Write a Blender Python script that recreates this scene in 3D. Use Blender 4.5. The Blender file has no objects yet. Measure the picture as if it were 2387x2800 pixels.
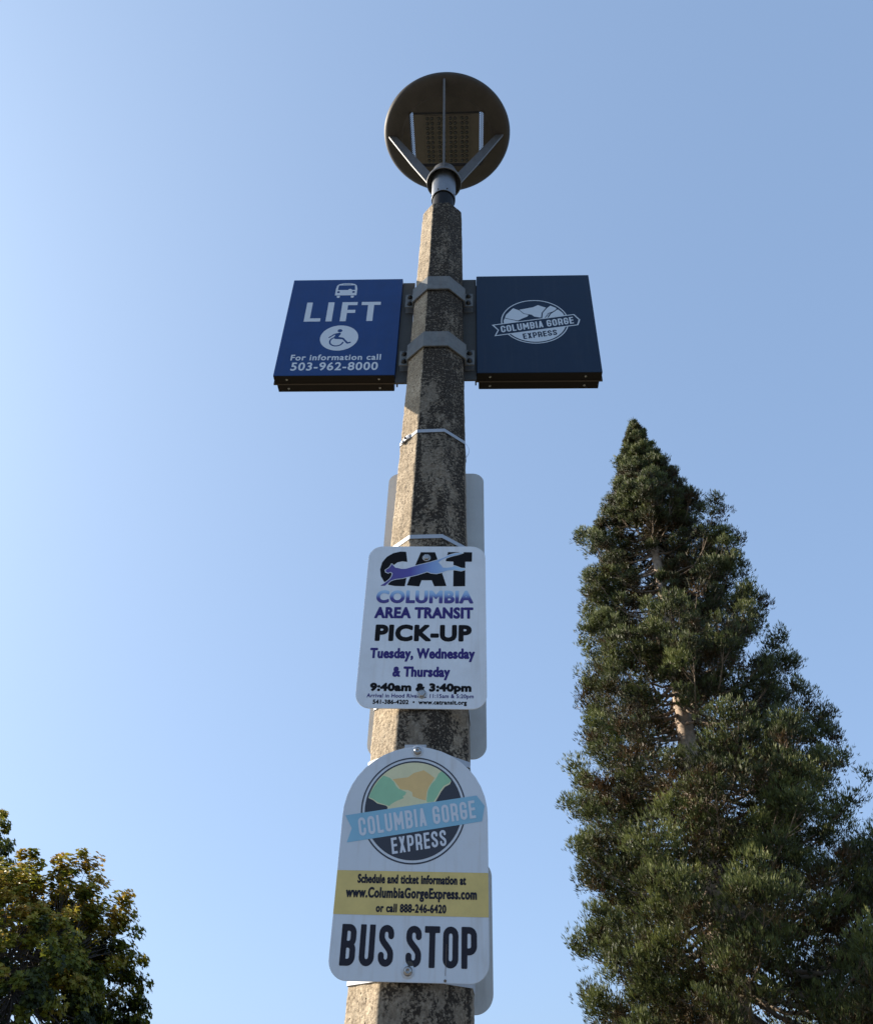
import bpy, bmesh, math, random
import numpy as np
from mathutils import Vector, Matrix, Euler

S = bpy.context.scene
COL = S.collection
R = math.radians

# ------------------------------------------------------------------ camera
cam = bpy.data.objects.new('camera', bpy.data.cameras.new('camera'))
COL.objects.link(cam)
cam.data.sensor_fit = 'VERTICAL'
cam.data.sensor_height = 24.0
cam.data.lens = 24.0 * 2183.0 / 2800.0
cam.data.clip_start = 0.05
cam.data.clip_end = 9000
cam.location = (0, 0, 1.6)
cam.matrix_world = (Matrix.Translation((0, 0, 1.6)) @ Matrix.Rotation(R(90 + 37.8), 4, 'X')
                    @ Matrix.Rotation(R(1.96), 4, 'Z'))
S.camera = cam

# ------------------------------------------------------------------ daylight
SUN_EL, SUN_BEHIND = 27.5, 21.0        # height; degrees past broadside, behind the pole, on the left
sun_dir = Vector((-math.cos(R(SUN_BEHIND)) * math.cos(R(SUN_EL)),
                  math.sin(R(SUN_BEHIND)) * math.cos(R(SUN_EL)), math.sin(R(SUN_EL))))
W = bpy.data.worlds.new('World')
S.world = W
W.use_nodes = True
nt = W.node_tree
sky = nt.nodes.new('ShaderNodeTexSky')
sky.sky_type = 'NISHITA'
sky.sun_disc = False
sky.sun_elevation = R(SUN_EL)
sky.sun_rotation = math.atan2(sun_dir.x, sun_dir.y)
sky.altitude = 20
sky.air_density = 0.6
sky.dust_density = 2.5
sky.ozone_density = 1.0
SKYGAIN = (.549, .739, 1.0)
gam = nt.nodes.new('ShaderNodeGamma'); gam.inputs[1].default_value = 0.325    # soft phone-camera contrast of the whole sky
mul = nt.nodes.new('ShaderNodeMix'); mul.data_type = 'RGBA'; mul.blend_type = 'MULTIPLY'
mul.inputs[0].default_value = 1.0
nt.links.new(sky.outputs[0], gam.inputs[0])
nt.links.new(gam.outputs[0], mul.inputs[6])
mul.inputs[7].default_value = (*SKYGAIN, 1)
bg = nt.nodes['Background']
nt.links.new(mul.outputs[2], bg.inputs['Color'])
bg.inputs['Strength'].default_value = 0.15
sun = bpy.data.objects.new('sun', bpy.data.lights.new('sun', 'SUN'))
COL.objects.link(sun)
sun.data.energy = 2.45
sun.data.angle = R(0.5)
sun.data.color = (1.0, 0.90, 0.76)
sun.rotation_euler = sun_dir.to_track_quat('Z', 'Y').to_euler()
sun.location = (0, 0, 30)
S.view_settings.view_transform = 'Standard'
S.view_settings.look = 'None'
S.view_settings.exposure = 2.04
S.view_settings.gamma = 1.0
S.view_settings.use_curve_mapping = False

# ------------------------------------------------------------------ helpers
rng = np.random.default_rng(7)


def mat(name, color, rough=0.5, metal=0.0, spec=0.5, vary=0.0, vscale=30.0, bump=0.0, bscale=200.0,
        coat=0.0):
    m = bpy.data.materials.new(name)
    m.use_nodes = True
    t = m.node_tree
    b = t.nodes['Principled BSDF']
    b.inputs['Base Color'].default_value = (*color, 1)
    b.inputs['Roughness'].default_value = rough
    b.inputs['Metallic'].default_value = metal
    b.inputs['Specular IOR Level'].default_value = spec
    b.inputs['Coat Weight'].default_value = coat
    if vary or bump:
        tc = t.nodes.new('ShaderNodeTexCoord')
    if vary:
        n = t.nodes.new('ShaderNodeTexNoise')
        n.inputs['Scale'].default_value = vscale
        n.inputs['Detail'].default_value = 6
        n.inputs['Roughness'].default_value = 0.65
        t.links.new(tc.outputs['Object'], n.inputs['Vector'])
        r = t.nodes.new('ShaderNodeMapRange')
        r.inputs[1].default_value = 0.3; r.inputs[2].default_value = 0.7
        r.inputs[3].default_value = 1 - vary; r.inputs[4].default_value = 1 + vary * 0.6
        t.links.new(n.outputs['Fac'], r.inputs[0])
        mx = t.nodes.new('ShaderNodeMix'); mx.data_type = 'RGBA'; mx.blend_type = 'MULTIPLY'
        mx.inputs[0].default_value = 1
        mx.inputs[6].default_value = (*color, 1)
        t.links.new(r.outputs[0], mx.inputs[7])
        t.links.new(mx.outputs[2], b.inputs['Base Color'])
        r2 = t.nodes.new('ShaderNodeMapRange')
        r2.inputs[3].default_value = max(0.02, rough - 0.1); r2.inputs[4].default_value = min(1, rough + 0.15)
        t.links.new(n.outputs['Fac'], r2.inputs[0])
        t.links.new(r2.outputs[0], b.inputs['Roughness'])
    if bump:
        n2 = t.nodes.new('ShaderNodeTexNoise')
        n2.inputs['Scale'].default_value = bscale
        n2.inputs['Detail'].default_value = 4
        t.links.new(tc.outputs['Object'], n2.inputs['Vector'])
        bm_ = t.nodes.new('ShaderNodeBump')
        bm_.inputs['Strength'].default_value = bump
        bm_.inputs['Distance'].default_value = 0.002
        t.links.new(n2.outputs['Fac'], bm_.inputs['Height'])
        t.links.new(bm_.outputs[0], b.inputs['Normal'])
    return m


def link(name, me, m=None, parent=None, label=None):
    o = bpy.data.objects.new(name, me)
    COL.objects.link(o)
    if m is not None and me is not None and not me.materials:
        me.materials.append(m)
    if parent is not None:
        o.parent = parent
    if label:
        o['label'] = label
    return o


def thing(name, label, cat, loc=(0, 0, 0), rz=0.0, group=None):
    o = bpy.data.objects.new(name, None)
    o.empty_display_size = 0.1
    COL.objects.link(o)
    o.location = loc
    o.rotation_euler = (0, 0, rz)
    o['label'] = label
    o['category'] = cat
    if group:
        o['group'] = group
    return o


def pymesh(name, v, f, smooth=False):
    me = bpy.data.meshes.new(name)
    me.from_pydata([tuple(map(float, p)) for p in v], [], [tuple(int(i) for i in q) for q in f])
    me.validate()
    if smooth:
        me.polygons.foreach_set('use_smooth', [True] * len(me.polygons))
    me.update()
    return me


def trimesh(name, v, tris, smooth=False):
    """fast mesh from numpy arrays, faces all with the same corner count"""
    me = bpy.data.meshes.new(name)
    k = tris.shape[1]
    me.vertices.add(len(v)); me.vertices.foreach_set('co', v.astype(np.float32).ravel())
    me.loops.add(tris.size); me.loops.foreach_set('vertex_index', tris.astype(np.int32).ravel())
    me.polygons.add(len(tris))
    me.polygons.foreach_set('loop_start', np.arange(0, tris.size, k, dtype=np.int32))
    me.polygons.foreach_set('loop_total', np.full(len(tris), k, dtype=np.int32))
    if smooth:
        me.polygons.foreach_set('use_smooth', np.ones(len(tris), dtype=bool))
    me.update(calc_edges=True)
    return me


def box(x0, x1, y0, y1, z0, z1, name='box', bevel=0.0):
    bm = bmesh.new()
    vs = [bm.verts.new((x, y, z)) for x in (x0, x1) for y in (y0, y1) for z in (z0, z1)]
    for q in ((0, 1, 3, 2), (4, 6, 7, 5), (0, 4, 5, 1), (2, 3, 7, 6), (0, 2, 6, 4), (1, 5, 7, 3)):
        bm.faces.new([vs[i] for i in q])
    if bevel:
        bmesh.ops.bevel(bm, geom=bm.edges[:], offset=bevel, segments=2, affect='EDGES', profile=0.6)
    bmesh.ops.recalc_face_normals(bm, faces=bm.faces[:])
    me = bpy.data.meshes.new(name)
    bm.to_mesh(me); bm.free()
    return me


def prism(pts, y0, y1, name='plate', bevel=0.0):
    """polygon in the x,z plane extruded from y0 (front) to y1 (back)"""
    bm = bmesh.new()
    a = [bm.verts.new((x, y0, z)) for x, z in pts]
    b = [bm.verts.new((x, y1, z)) for x, z in pts]
    bm.faces.new(a); bm.faces.new(b[::-1])
    n = len(pts)
    for i in range(n):
        bm.faces.new((a[i], b[i], b[(i + 1) % n], a[(i + 1) % n]))
    bmesh.ops.recalc_face_normals(bm, faces=bm.faces[:])
    if bevel:
        es = [e for e in bm.edges if abs(e.verts[0].co.y - e.verts[1].co.y) < 1e-6]
        bmesh.ops.bevel(bm, geom=es, offset=bevel, segments=2, affect='EDGES')
    me = bpy.data.meshes.new(name)
    bm.to_mesh(me); bm.free()
    return me


def lathe(profile, n=48, name='lathe', smooth=True, axis='Z', cap=False):
    v, f = [], []
    m = len(profile)
    for i in range(n):
        a = 2 * math.pi * i / n
        for r, z in profile:
            if axis == 'Z':
                v.append((r * math.cos(a), r * math.sin(a), z))
            else:                                   # axis along -Y (towards the viewer)
                v.append((r * math.cos(a), -z, r * math.sin(a)))
    for i in range(n):
        for j in range(m - 1):
            a, b = i * m + j, ((i + 1) % n) * m + j
            f.append((a, b, b + 1, a + 1))
    me = pymesh(name, v, f, smooth)
    bm = bmesh.new(); bm.from_mesh(me)
    bmesh.ops.remove_doubles(bm, verts=bm.verts[:], dist=1e-6)
    bmesh.ops.recalc_face_normals(bm, faces=bm.faces[:])
    bm.to_mesh(me); bm.free()
    return me


def join(name, meshes):
    bm = bmesh.new()
    for me in meshes:
        bm.from_mesh(me)
    out = bpy.data.meshes.new(name)
    bm.to_mesh(out); bm.free()
    return out


def shifted(me, dx, dy, dz):
    me = me.copy()
    me.transform(Matrix.Translation((dx, dy, dz)))
    return me


def rrect(x0, z0, x1, z1, r, n=8):
    p = []
    for cx, cz, a0 in ((x1 - r, z1 - r, 0), (x0 + r, z1 - r, 90), (x0 + r, z0 + r, 180), (x1 - r, z0 + r, 270)):
        for i in range(n + 1):
            a = R(a0 + 90 * i / n)
            p.append((cx + r * math.cos(a), cz + r * math.sin(a)))
    return p


# ------------------------------------------------------------------ flat print: shapes as distance fields
class Print:
    """2-D drawing area; every field is positive inside the shape, and becomes a thin mesh with smooth outline"""
    def __init__(s, x0, z0, x1, z1, step):
        s.x = np.arange(x0 - 2 * step, x1 + 3 * step, step)
        s.z = np.arange(z0 - 2 * step, z1 + 3 * step, step)
        s.X, s.Z = np.meshgrid(s.x, s.z)
        s.step = step

    def circle(s, cx, cz, r):
        return r - np.hypot(s.X - cx, s.Z - cz)

    def _seg(s, a, b):
        ax, az = a; bx, bz = b
        dx, dz = bx - ax, bz - az
        L = dx * dx + dz * dz + 1e-18
        t = np.clip(((s.X - ax) * dx + (s.Z - az) * dz) / L, 0, 1)
        return np.hypot(s.X - ax - t * dx, s.Z - az - t * dz)

    def stroke(s, pts, w):
        d = np.full(s.X.shape, 1e3)
        for a, b in zip(pts[:-1], pts[1:]):
            d = np.minimum(d, s._seg(a, b))
        return w / 2 - d

    def poly(s, pts):
        d = np.full(s.X.shape, 1e3)
        ins = np.zeros(s.X.shape, bool)
        n = len(pts)
        for i in range(n):
            a, b = pts[i], pts[(i + 1) % n]
            d = np.minimum(d, s._seg(a, b))
            if a[1] != b[1]:
                c = (a[1] > s.Z) != (b[1] > s.Z)
                xi = (b[0] - a[0]) * (s.Z - a[1]) / (b[1] - a[1]) + a[0]
                ins ^= c & (s.X < xi)
        return np.where(ins, d, -d)

    def rect(s, x0, z0, x1, z1):
        return np.minimum(np.minimum(s.X - x0, x1 - s.X), np.minimum(s.Z - z0, z1 - s.Z))

    def text(s, body, rect, weight=0.0, spacing=1.0):
        """font outlines fitted to a rectangle, thickened by weight (metres)"""
        cu = bpy.data.curves.new('t', 'FONT')
        cu.body = body; cu.resolution_u = 4; cu.space_character = spacing
        ob = bpy.data.objects.new('t', cu)
        COL.objects.link(ob)
        dg = bpy.context.evaluated_depsgraph_get(); dg.update()
        me = ob.evaluated_get(dg).to_mesh()
        v = np.array([p.co[:2] for p in me.vertices])
        me.calc_loop_triangles()
        tr = np.array([t.vertices[:] for t in me.loop_triangles])
        cnt = {}
        for t in tr:
            for a, b in ((t[0], t[1]), (t[1], t[2]), (t[2], t[0])):
                k = (min(a, b), max(a, b)); cnt[k] = cnt.get(k, 0) + 1
        seg = [k for k, c in cnt.items() if c == 1]
        bpy.data.objects.remove(ob); bpy.data.curves.remove(cu)
        lo, hi = v.min(0), v.max(0)
        x0, z0, x1, z1 = rect
        w = weight
        v = (v - lo) / (hi - lo) * np.array([x1 - x0 - 2 * w, z1 - z0 - 2 * w]) + np.array([x0 + w, z0 + w])
        mrg = max(3 * s.step, w * 2.5)
        D = np.full(s.X.shape, mrg)
        I = np.zeros(s.X.shape, bool)
        def win(ax, bx, az, bz, m):
            i0 = max(0, int((min(ax, bx) - m - s.x[0]) / s.step)); i1 = int((max(ax, bx) + m - s.x[0]) / s.step) + 2
            j0 = max(0, int((min(az, bz) - m - s.z[0]) / s.step)); j1 = int((max(az, bz) + m - s.z[0]) / s.step) + 2
            return slice(j0, j1), slice(i0, i1)
        for a, b in seg:
            (ax, az), (bx, bz) = v[a], v[b]
            w_ = win(ax, bx, az, bz, mrg)
            X, Z = s.X[w_], s.Z[w_]
            dx, dz = bx - ax, bz - az
            t = np.clip(((X - ax) * dx + (Z - az) * dz) / (dx * dx + dz * dz + 1e-18), 0, 1)
            D[w_] = np.minimum(D[w_], np.hypot(X - ax - t * dx, Z - az - t * dz))
        for t in tr:
            p = v[t]
            w_ = win(p[:, 0].min(), p[:, 0].max(), p[:, 1].min(), p[:, 1].max(), s.step)
            X, Z = s.X[w_], s.Z[w_]
            c = [(p[(k + 1) % 3, 0] - p[k, 0]) * (Z - p[k, 1]) - (p[(k + 1) % 3, 1] - p[k, 1]) * (X - p[k, 0]) for k in range(3)]
            I[w_] |= ((c[0] >= 0) & (c[1] >= 0) & (c[2] >= 0)) | ((c[0] <= 0) & (c[1] <= 0) & (c[2] <= 0))
        return np.where(I, D, -D) + w

    def mesh(s, F, fn, name='print'):
        F = F.copy(); F[0, :] = F[-1, :] = -1; F[:, 0] = F[:, -1] = -1
        P = F > 0
        n4 = P[:-1, :-1].astype(int) + P[1:, :-1] + P[:-1, 1:] + P[1:, 1:]
        V, idx, faces = [], {}, []
        def vid(x, z):
            k = (round(x * 1e6), round(z * 1e6))
            if k not in idx:
                idx[k] = len(V); V.append((x, z))
            return idx[k]
        full = n4 == 4
        for j in range(full.shape[0]):
            row = full[j]
            if not row.any():
                continue
            e = np.flatnonzero(np.diff(np.concatenate(([0], row.view(np.int8), [0]))))
            for a, b in zip(e[::2], e[1::2]):
                faces.append((vid(s.x[a], s.z[j]), vid(s.x[b], s.z[j]), vid(s.x[b], s.z[j + 1]), vid(s.x[a], s.z[j + 1])))
        for j, i in zip(*np.nonzero((n4 > 0) & (n4 < 4))):
            c = ((i, j), (i + 1, j), (i + 1, j + 1), (i, j + 1))
            val = [F[q[1], q[0]] for q in c]
            pl = []
            for k in range(4):
                a, b = c[k], c[(k + 1) % 4]
                fa, fb = val[k], val[(k + 1) % 4]
                if fa > 0:
                    pl.append(vid(s.x[a[0]], s.z[a[1]]))
                if (fa > 0) != (fb > 0):
                    t = fa / (fa - fb)
                    pl.append(vid(s.x[a[0]] + t * (s.x[b[0]] - s.x[a[0]]), s.z[a[1]] + t * (s.z[b[1]] - s.z[a[1]])))
            pl = [p for k, p in enumerate(pl) if p != pl[k - 1]]
            if len(pl) >= 3:
                faces.append(tuple(pl))
        return pymesh(name, [fn(x, z) for x, z in V], faces)


def arc(cx, cy, r, a0, a1, n=8):
    return [(cx + r * math.cos(R(a0 + (a1 - a0) * i / n)), cy + r * math.sin(R(a0 + (a1 - a0) * i / n))) for i in range(n + 1)]


def glyph(ch, w, t):
    """condensed capitals: centre lines in a box w wide and 1 high"""
    a = t / 2
    r = (w - t) / 2
    r2 = min(r, 0.16)
    top = arc(w / 2, 1 - a - r, r, 0, 180); bot = arc(w / 2, a + r, r, 180, 360)
    if ch == 'O': return [top + bot + [top[0]]]
    if ch == 'U': return [[(a, 1.1)] + bot + [(w - a, 1.1)]]
    if ch == 'C': return [[(w - a, .66)] + top + bot + [(w - a, .34)]]
    if ch == 'G': return [[(w - a, .70)] + top + bot + [(w - a, .47), (w * .5, .47)]]
    if ch == 'S':
        cr = [(a + (w - t) * (3 * u * u - 2 * u ** 3), .70 - .40 * u) for u in [k / 8 for k in range(9)]]
        return [[(w - a, .735)] + top + cr + arc(w / 2, a + r, r, 0, -180) + [(a, .265)]]
    if ch == 'T': return [[(-.1, 1 - a), (w + .1, 1 - a)], [(w / 2, -.1), (w / 2, 1 - a)]]
    if ch == 'I': return [[(w / 2, -.1), (w / 2, 1.1)]]
    if ch == 'L': return [[(a, 1.1), (a, a), (w + .1, a)]]
    if ch == 'E': return [[(a, -.1), (a, 1.1)], [(a, 1 - a), (w + .1, 1 - a)], [(a, a), (w + .1, a)], [(a, .52), (w * .88, .52)]]
    if ch in 'PRB':
        lo = .40 if ch != 'B' else .51
        b = [(a, 1 - a), (w - a - r2, 1 - a)] + arc(w - a - r2, 1 - a - r2, r2, 90, 0) + arc(w - a - r2, lo + r2, r2, 0, -90) + [(a, lo)]
        o = [[(a, -.1), (a, 1.1)], b]
        if ch == 'R': o.append([(w * .55, .42), (w - a, .30), (w - a, -.1)])
        if ch == 'B': o.append([(a, .51), (w - a - r2, .51)] + arc(w - a - r2, .51 - r2, r2, 90, 0) + arc(w - a - r2, a + r2, r2, 0, -90) + [(a, a)])
        return o
    if ch == 'A': return [[(a * .8, -.1), (w / 2, 1.02 - a * .4), (w - a * .8, -.1)], [(w * .25, .26), (w * .75, .26)]]
    if ch == 'M': return [[(a, -.1), (a, 1 - a * .6), (w / 2, .34), (w - a, 1 - a * .6), (w - a, -.1)]]
    if ch == 'X': return [[(a * .9, -.08), (w - a * .9, 1.08)], [(a * .9, 1.08), (w - a * .9, -.08)]]
    return []


def condensed(word, quad, t=.19, w=.42, gap=.10, space=.30, wide=None, name='lettering', fn=None):
    """a word of condensed capitals stretched over the quad (top left, top right, bottom right, bottom left)"""
    wide = wide or {}
    x, items = 0, []
    for ch in word:
        if ch == ' ':
            x += space; continue
        cw = wide.get(ch, {'I': t, 'M': w * 1.3, 'T': w * .98, 'L': w * .85, 'E': w * .88}.get(ch, w))
        items.append((ch, x, cw)); x += cw + gap
    tot = x - gap
    pr = Print(0, 0, tot, 1, .022)
    F = np.full(pr.X.shape, -1.0)
    for ch, ox, cw in items:
        i0 = max(0, int((ox - .1 - pr.x[0]) / pr.step)); i1 = int((ox + cw + .1 - pr.x[0]) / pr.step) + 2
        sub = Print.__new__(Print); sub.X = pr.X[:, i0:i1] - ox; sub.Z = pr.Z[:, i0:i1]; sub.step = pr.step
        g = np.full(sub.X.shape, -1.0)
        for pth in glyph(ch, cw, t):
            g = np.maximum(g, sub.stroke(pth, t))
        g = np.minimum(g, sub.rect(0, 0, cw, 1))
        F[:, i0:i1] = np.maximum(F[:, i0:i1], g)
    tl, tr_, br, bl = [np.array(q) for q in quad]
    def f2(x, z):
        u = x / tot
        p = (bl * (1 - u) + br * u) * (1 - z) + (tl * (1 - u) + tr_ * u) * z
        return fn(p[0], p[1])
    return pr.mesh(F, f2, name)


def gradient_mat(name, stops, axis, a, b, rough=0.35):
    """ink printed with a colour blend along one object axis"""
    m = mat(name, stops[0][1], rough)
    t = m.node_tree
    tc = t.nodes.new('ShaderNodeTexCoord'); sp = t.nodes.new('ShaderNodeSeparateXYZ')
    t.links.new(tc.outputs['Object'], sp.inputs[0])
    mr = t.nodes.new('ShaderNodeMapRange'); mr.inputs[1].default_value = a; mr.inputs[2].default_value = b
    t.links.new(sp.outputs[axis], mr.inputs[0])
    cr = t.nodes.new('ShaderNodeValToRGB')
    el = cr.color_ramp.elements
    el[0].position, el[0].color = stops[0][0], (*stops[0][1], 1)
    el[1].position, el[1].color = stops[-1][0], (*stops[-1][1], 1)
    for p, c in stops[1:-1]:
        e = el.new(p); e.color = (*c, 1)
    t.links.new(mr.outputs[0], cr.inputs[0])
    t.links.new(cr.outputs[0], t.nodes['Principled BSDF'].inputs['Base Color'])
    return m


# outlines and line boxes of the printing, metres in each sign's own plane (across, height)
DATA = {
    'c_C': [(-0.0538,2.8078),(-0.0684,2.8086),(-0.0876,2.8032),(-0.1039,2.7914),(-0.1148,2.7739),(-0.1188,2.7522),(-0.1154,2.7309),(-0.1059,2.714),(-0.0935,2.7043),(-0.0767,2.7008),(-0.0519,2.7003),(-0.0486,2.7283),(-0.0652,2.7271),(-0.0774,2.7324),(-0.0851,2.7424),(-0.0874,2.7523),(-0.0841,2.7653),(-0.075,2.774),(-0.0619,2.7775),(-0.049,2.7755)],
    'c_A': [(-0.0149,2.8064),(0.0227,2.8065),(0.0546,2.7014),(0.0234,2.7007),(0.0165,2.7188),(-0.0095,2.7186),(-0.0149,2.6999),(-0.0469,2.7031)],
    'c_T': [(0.0566,2.8072),(0.12,2.8067),(0.1195,2.7767),(0.1022,2.7766),(0.1022,2.7011),(0.0719,2.7004),(0.0716,2.7768),(0.0512,2.7779)],
    'c_cat': [(0.0961,2.8046),(0.0772,2.8031),(0.0604,2.7972),(0.0485,2.7904),(0.0306,2.7816),(0.0104,2.7743),(-0.0228,2.7641),(-0.0511,2.7539),(-0.063,2.7533),(-0.0728,2.7561),(-0.08,2.7572),(-0.0839,2.7624),(-0.0896,2.7687),(-0.0919,2.7624),(-0.0956,2.7566),(-0.1047,2.7494),(-0.1031,2.7437),(-0.097,2.7409),(-0.0912,2.7446),(-0.085,2.7401),(-0.0874,2.7287),(-0.0932,2.7197),(-0.1056,2.7084),(-0.115,2.702),(-0.1027,2.7015),(-0.0895,2.7169),(-0.078,2.722),(-0.0591,2.7249),(-0.0451,2.7289),(-0.0216,2.7355),(0.0042,2.7456),(0.0139,2.7413),(0.0282,2.7394),(0.0447,2.7443),(0.0565,2.7492),(0.0755,2.7515),(0.0922,2.7482),(0.1024,2.7522),(0.1004,2.755),(0.0909,2.7559),(0.0837,2.7596),(0.0741,2.7635),(0.0682,2.7595),(0.054,2.7572),(0.0444,2.7577),(0.0382,2.7672),(0.032,2.7749),(0.0438,2.7846),(0.0629,2.7934),(0.0821,2.7993)],
    'r_col': (-0.1227,2.6493,0.1229,2.6881),
    'r_area': (-0.1234,2.6055,0.1229,2.6388),
    'r_pick': (-0.1178,2.5416,0.119,2.5886),
    'r_tue': (-0.1262,2.487,0.1267,2.5234),
    'r_thu': (-0.0688,2.4392,0.068,2.4744),
    'r_t940': (-0.1194,2.4045,0.1184,2.4317),
    'r_arr': (-0.1253,2.3912,0.1233,2.4045),
    'r_tel': (-0.1102,2.3749,0.1078,2.3894),
    'c_bolts': [(0.0008,2.7888),(0.0034,2.4038)],
    'b_CG': [(-0.1192,2.1141),(0.1239,2.1547),(0.1282,2.1182),(-0.1116,2.0776)],
    'b_EX': [(-0.0473,2.0749),(0.0649,2.0937),(0.0681,2.062),(-0.0423,2.0434)],
    'b_green': [(-0.0988,2.1572),(-0.0966,2.1661),(-0.0917,2.1763),(-0.0836,2.19),(-0.0713,2.2044),(-0.0568,2.1996),(-0.0472,2.1906),(-0.0421,2.1816),(-0.0361,2.176),(-0.028,2.1728),(-0.0199,2.1695),(-0.0219,2.1639),(-0.0274,2.1605),(-0.0245,2.1568),(-0.0403,2.1503),(-0.0511,2.1435),(-0.0542,2.1395),(-0.0667,2.1433),(-0.0805,2.1475),(-0.09,2.154)],
    'b_orange': [(-0.051,2.1969),(-0.0181,2.2013),(-0.006,2.2107),(0.0155,2.2172),(0.0284,2.2089),(0.0395,2.201),(0.0335,2.1906),(0.027,2.1804),(0.0236,2.1691),(0.0224,2.1524),(0.0088,2.1555),(-0.006,2.1608),(-0.0075,2.1697),(-0.0168,2.1741),(-0.0327,2.175),(-0.0376,2.1817),(-0.0449,2.1906)],
    'b_green2': [(0.0544,2.2155),(0.0671,2.2094),(0.0766,2.197),(0.0709,2.1901),(0.0597,2.1842),(0.052,2.174),(0.0467,2.1628),(0.0392,2.1505),(0.0247,2.1487),(0.024,2.1557),(0.0261,2.1736),(0.0325,2.1872),(0.0402,2.1953),(0.0445,2.2034),(0.0477,2.2103)],
    'b_dark2': [(0.0787,2.1952),(0.0886,2.1836),(0.0948,2.1702),(0.0983,2.1569),(0.0415,2.1483),(0.049,2.1617),(0.0543,2.1718),(0.062,2.182),(0.0727,2.1878)],
    'b_dark1': [(-0.0991,2.1556),(-0.0898,2.1517),(-0.0803,2.1448),(-0.0621,2.1407),(-0.0579,2.1379),(-0.0581,2.1314),(-0.1038,2.1241),(-0.1035,2.1405)],
    'r_sch': (-0.1086,1.9875,0.1079,2.0051),
    'r_www': (-0.1299,1.9552,0.1292,1.981),
    'r_call': (-0.0682,1.9354,0.0695,1.9514),
    'b_bolts': [(0.0005,2.2593),(-0.0002,1.8357)],
    'g_m1': [(0.2318,3.8978),(0.243,3.936),(0.2688,3.9724),(0.2908,3.9599),(0.3058,3.9398),(0.3234,3.9346),(0.3185,3.9242),(0.3003,3.914),(0.2866,3.9038)],
    'g_m2': [(0.291,3.9634),(0.341,3.9768),(0.3596,3.9886),(0.388,3.9738),(0.3707,3.9443),(0.3671,3.9178),(0.343,3.9238),(0.3346,3.9344),(0.3081,3.9419)],
    'g_m3': [(0.4044,3.9849),(0.4238,3.9717),(0.4256,3.9646),(0.3995,3.9403),(0.3893,3.9174),(0.3714,3.9149),(0.3752,3.9442),(0.39,3.9688)],
    'g_m4': [(0.43,3.9631),(0.4465,3.943),(0.4541,3.9254),(0.3937,3.9173),(0.4038,3.9381)],
}
# ------------------------------------------------------------------ materials
PX, PY = -0.016, 1.85                    # axis of the lamp post
POLE_YAW, SIGN_YAW = 5.6, 3.2

M_white = mat('sign_white', (.74, .77, .80), .42, vary=.07, vscale=9, spec=.4)
M_white2 = mat('sign_white_weathered', (.62, .66, .70), .5, vary=.10, vscale=7, spec=.4)
M_black = mat('ink_black', (.008, .007, .008), .6, spec=.15)
M_ink = mat('ink_charcoal', (.026, .026, .036), .6, spec=.15, vary=.2, vscale=60)
M_blueink = mat('ink_blue', (.040, .030, .17), .55, spec=.2)
M_galv = mat('galvanised_steel', (.25, .26, .275), .42, metal=.75, vary=.18, vscale=25)
M_strap = mat('stainless_strap', (.42, .43, .45), .52, metal=.6, vary=.12, vscale=40)
M_bolt = mat('bolt_steel', (.38, .36, .34), .22, metal=1.0, vary=.2, vscale=200)
M_alu = mat('aluminium_sheet', (.60, .61, .59), .5, metal=.25, vary=.08, vscale=12)
M_clamp = mat('clamp_grey_paint', (.170, .178, .175), .55, spec=.3, vary=.30, vscale=30, bump=.15, bscale=300)
M_brkt = mat('bracket_grey', (.070, .070, .066), .6, spec=.25, metal=.0, vary=.15, vscale=30)
M_darkbolt = mat('dark_bolt', (.05, .05, .05), .22, metal=.8)
M_lampdark = mat('lamp_bronze', (.066, .056, .047), .55, spec=.3, vary=.22, vscale=14, bump=.1, bscale=400)
M_led = mat('led_plate', (.115, .100, .080), .5, spec=.3, vary=.12, vscale=40)
M_lens = mat('led_lens', (.006, .005, .004), .12, spec=.8)
M_armgrey = mat('arm_grey', (.17, .17, .175), .45, metal=.2, spec=.4, vary=.12, vscale=30)
M_rub = mat('black_tenon', (.012, .012, .013), .6, spec=.2)
M_grille = mat('grille_black', (.015, .015, .015), .5)


def weather(m, amount, rust=(.42, .36, .28)):
    """faint rain streaks, dust and specks over a painted sheet"""
    t = m.node_tree; b = t.nodes['Principled BSDF']
    src = b.inputs['Base Color'].links[0].from_socket
    tc = t.nodes.new('ShaderNodeTexCoord')
    def layer(scale, sc, lo, hi, amt, col):
        nonlocal src
        mp = t.nodes.new('ShaderNodeMapping'); mp.inputs['Scale'].default_value = sc
        n = t.nodes.new('ShaderNodeTexNoise'); n.inputs['Scale'].default_value = scale; n.inputs['Detail'].default_value = 6; n.inputs['Roughness'].default_value = .7
        t.links.new(tc.outputs['Object'], mp.inputs[0]); t.links.new(mp.outputs[0], n.inputs['Vector'])
        r = t.nodes.new('ShaderNodeMapRange'); r.inputs[1].default_value = lo; r.inputs[2].default_value = hi; r.inputs[3].default_value = 0; r.inputs[4].default_value = amt
        t.links.new(n.outputs['Fac'], r.inputs[0])
        x = t.nodes.new('ShaderNodeMix'); x.data_type = 'RGBA'
        t.links.new(r.outputs[0], x.inputs[0]); t.links.new(src, x.inputs[6]); x.inputs[7].default_value = (*col, 1)
        src = x.outputs[2]
    layer(42, (1, 1, .07), .52, .74, amount, rust)
    layer(7, (1, 1, 1), .50, .75, amount * .7, tuple(c * .8 for c in rust))
    layer(420, (1, 1, 1), .70, .76, amount * 1.6, (.10, .09, .08))
    t.links.new(src, b.inputs['Base Color'])


weather(M_white, .22)
weather(M_white2, .34)
weather(M_clamp, .30, (.16, .09, .05))
weather(M_alu, .25, (.30, .28, .25))
weather(M_armgrey, .25, (.10, .08, .06))


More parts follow.
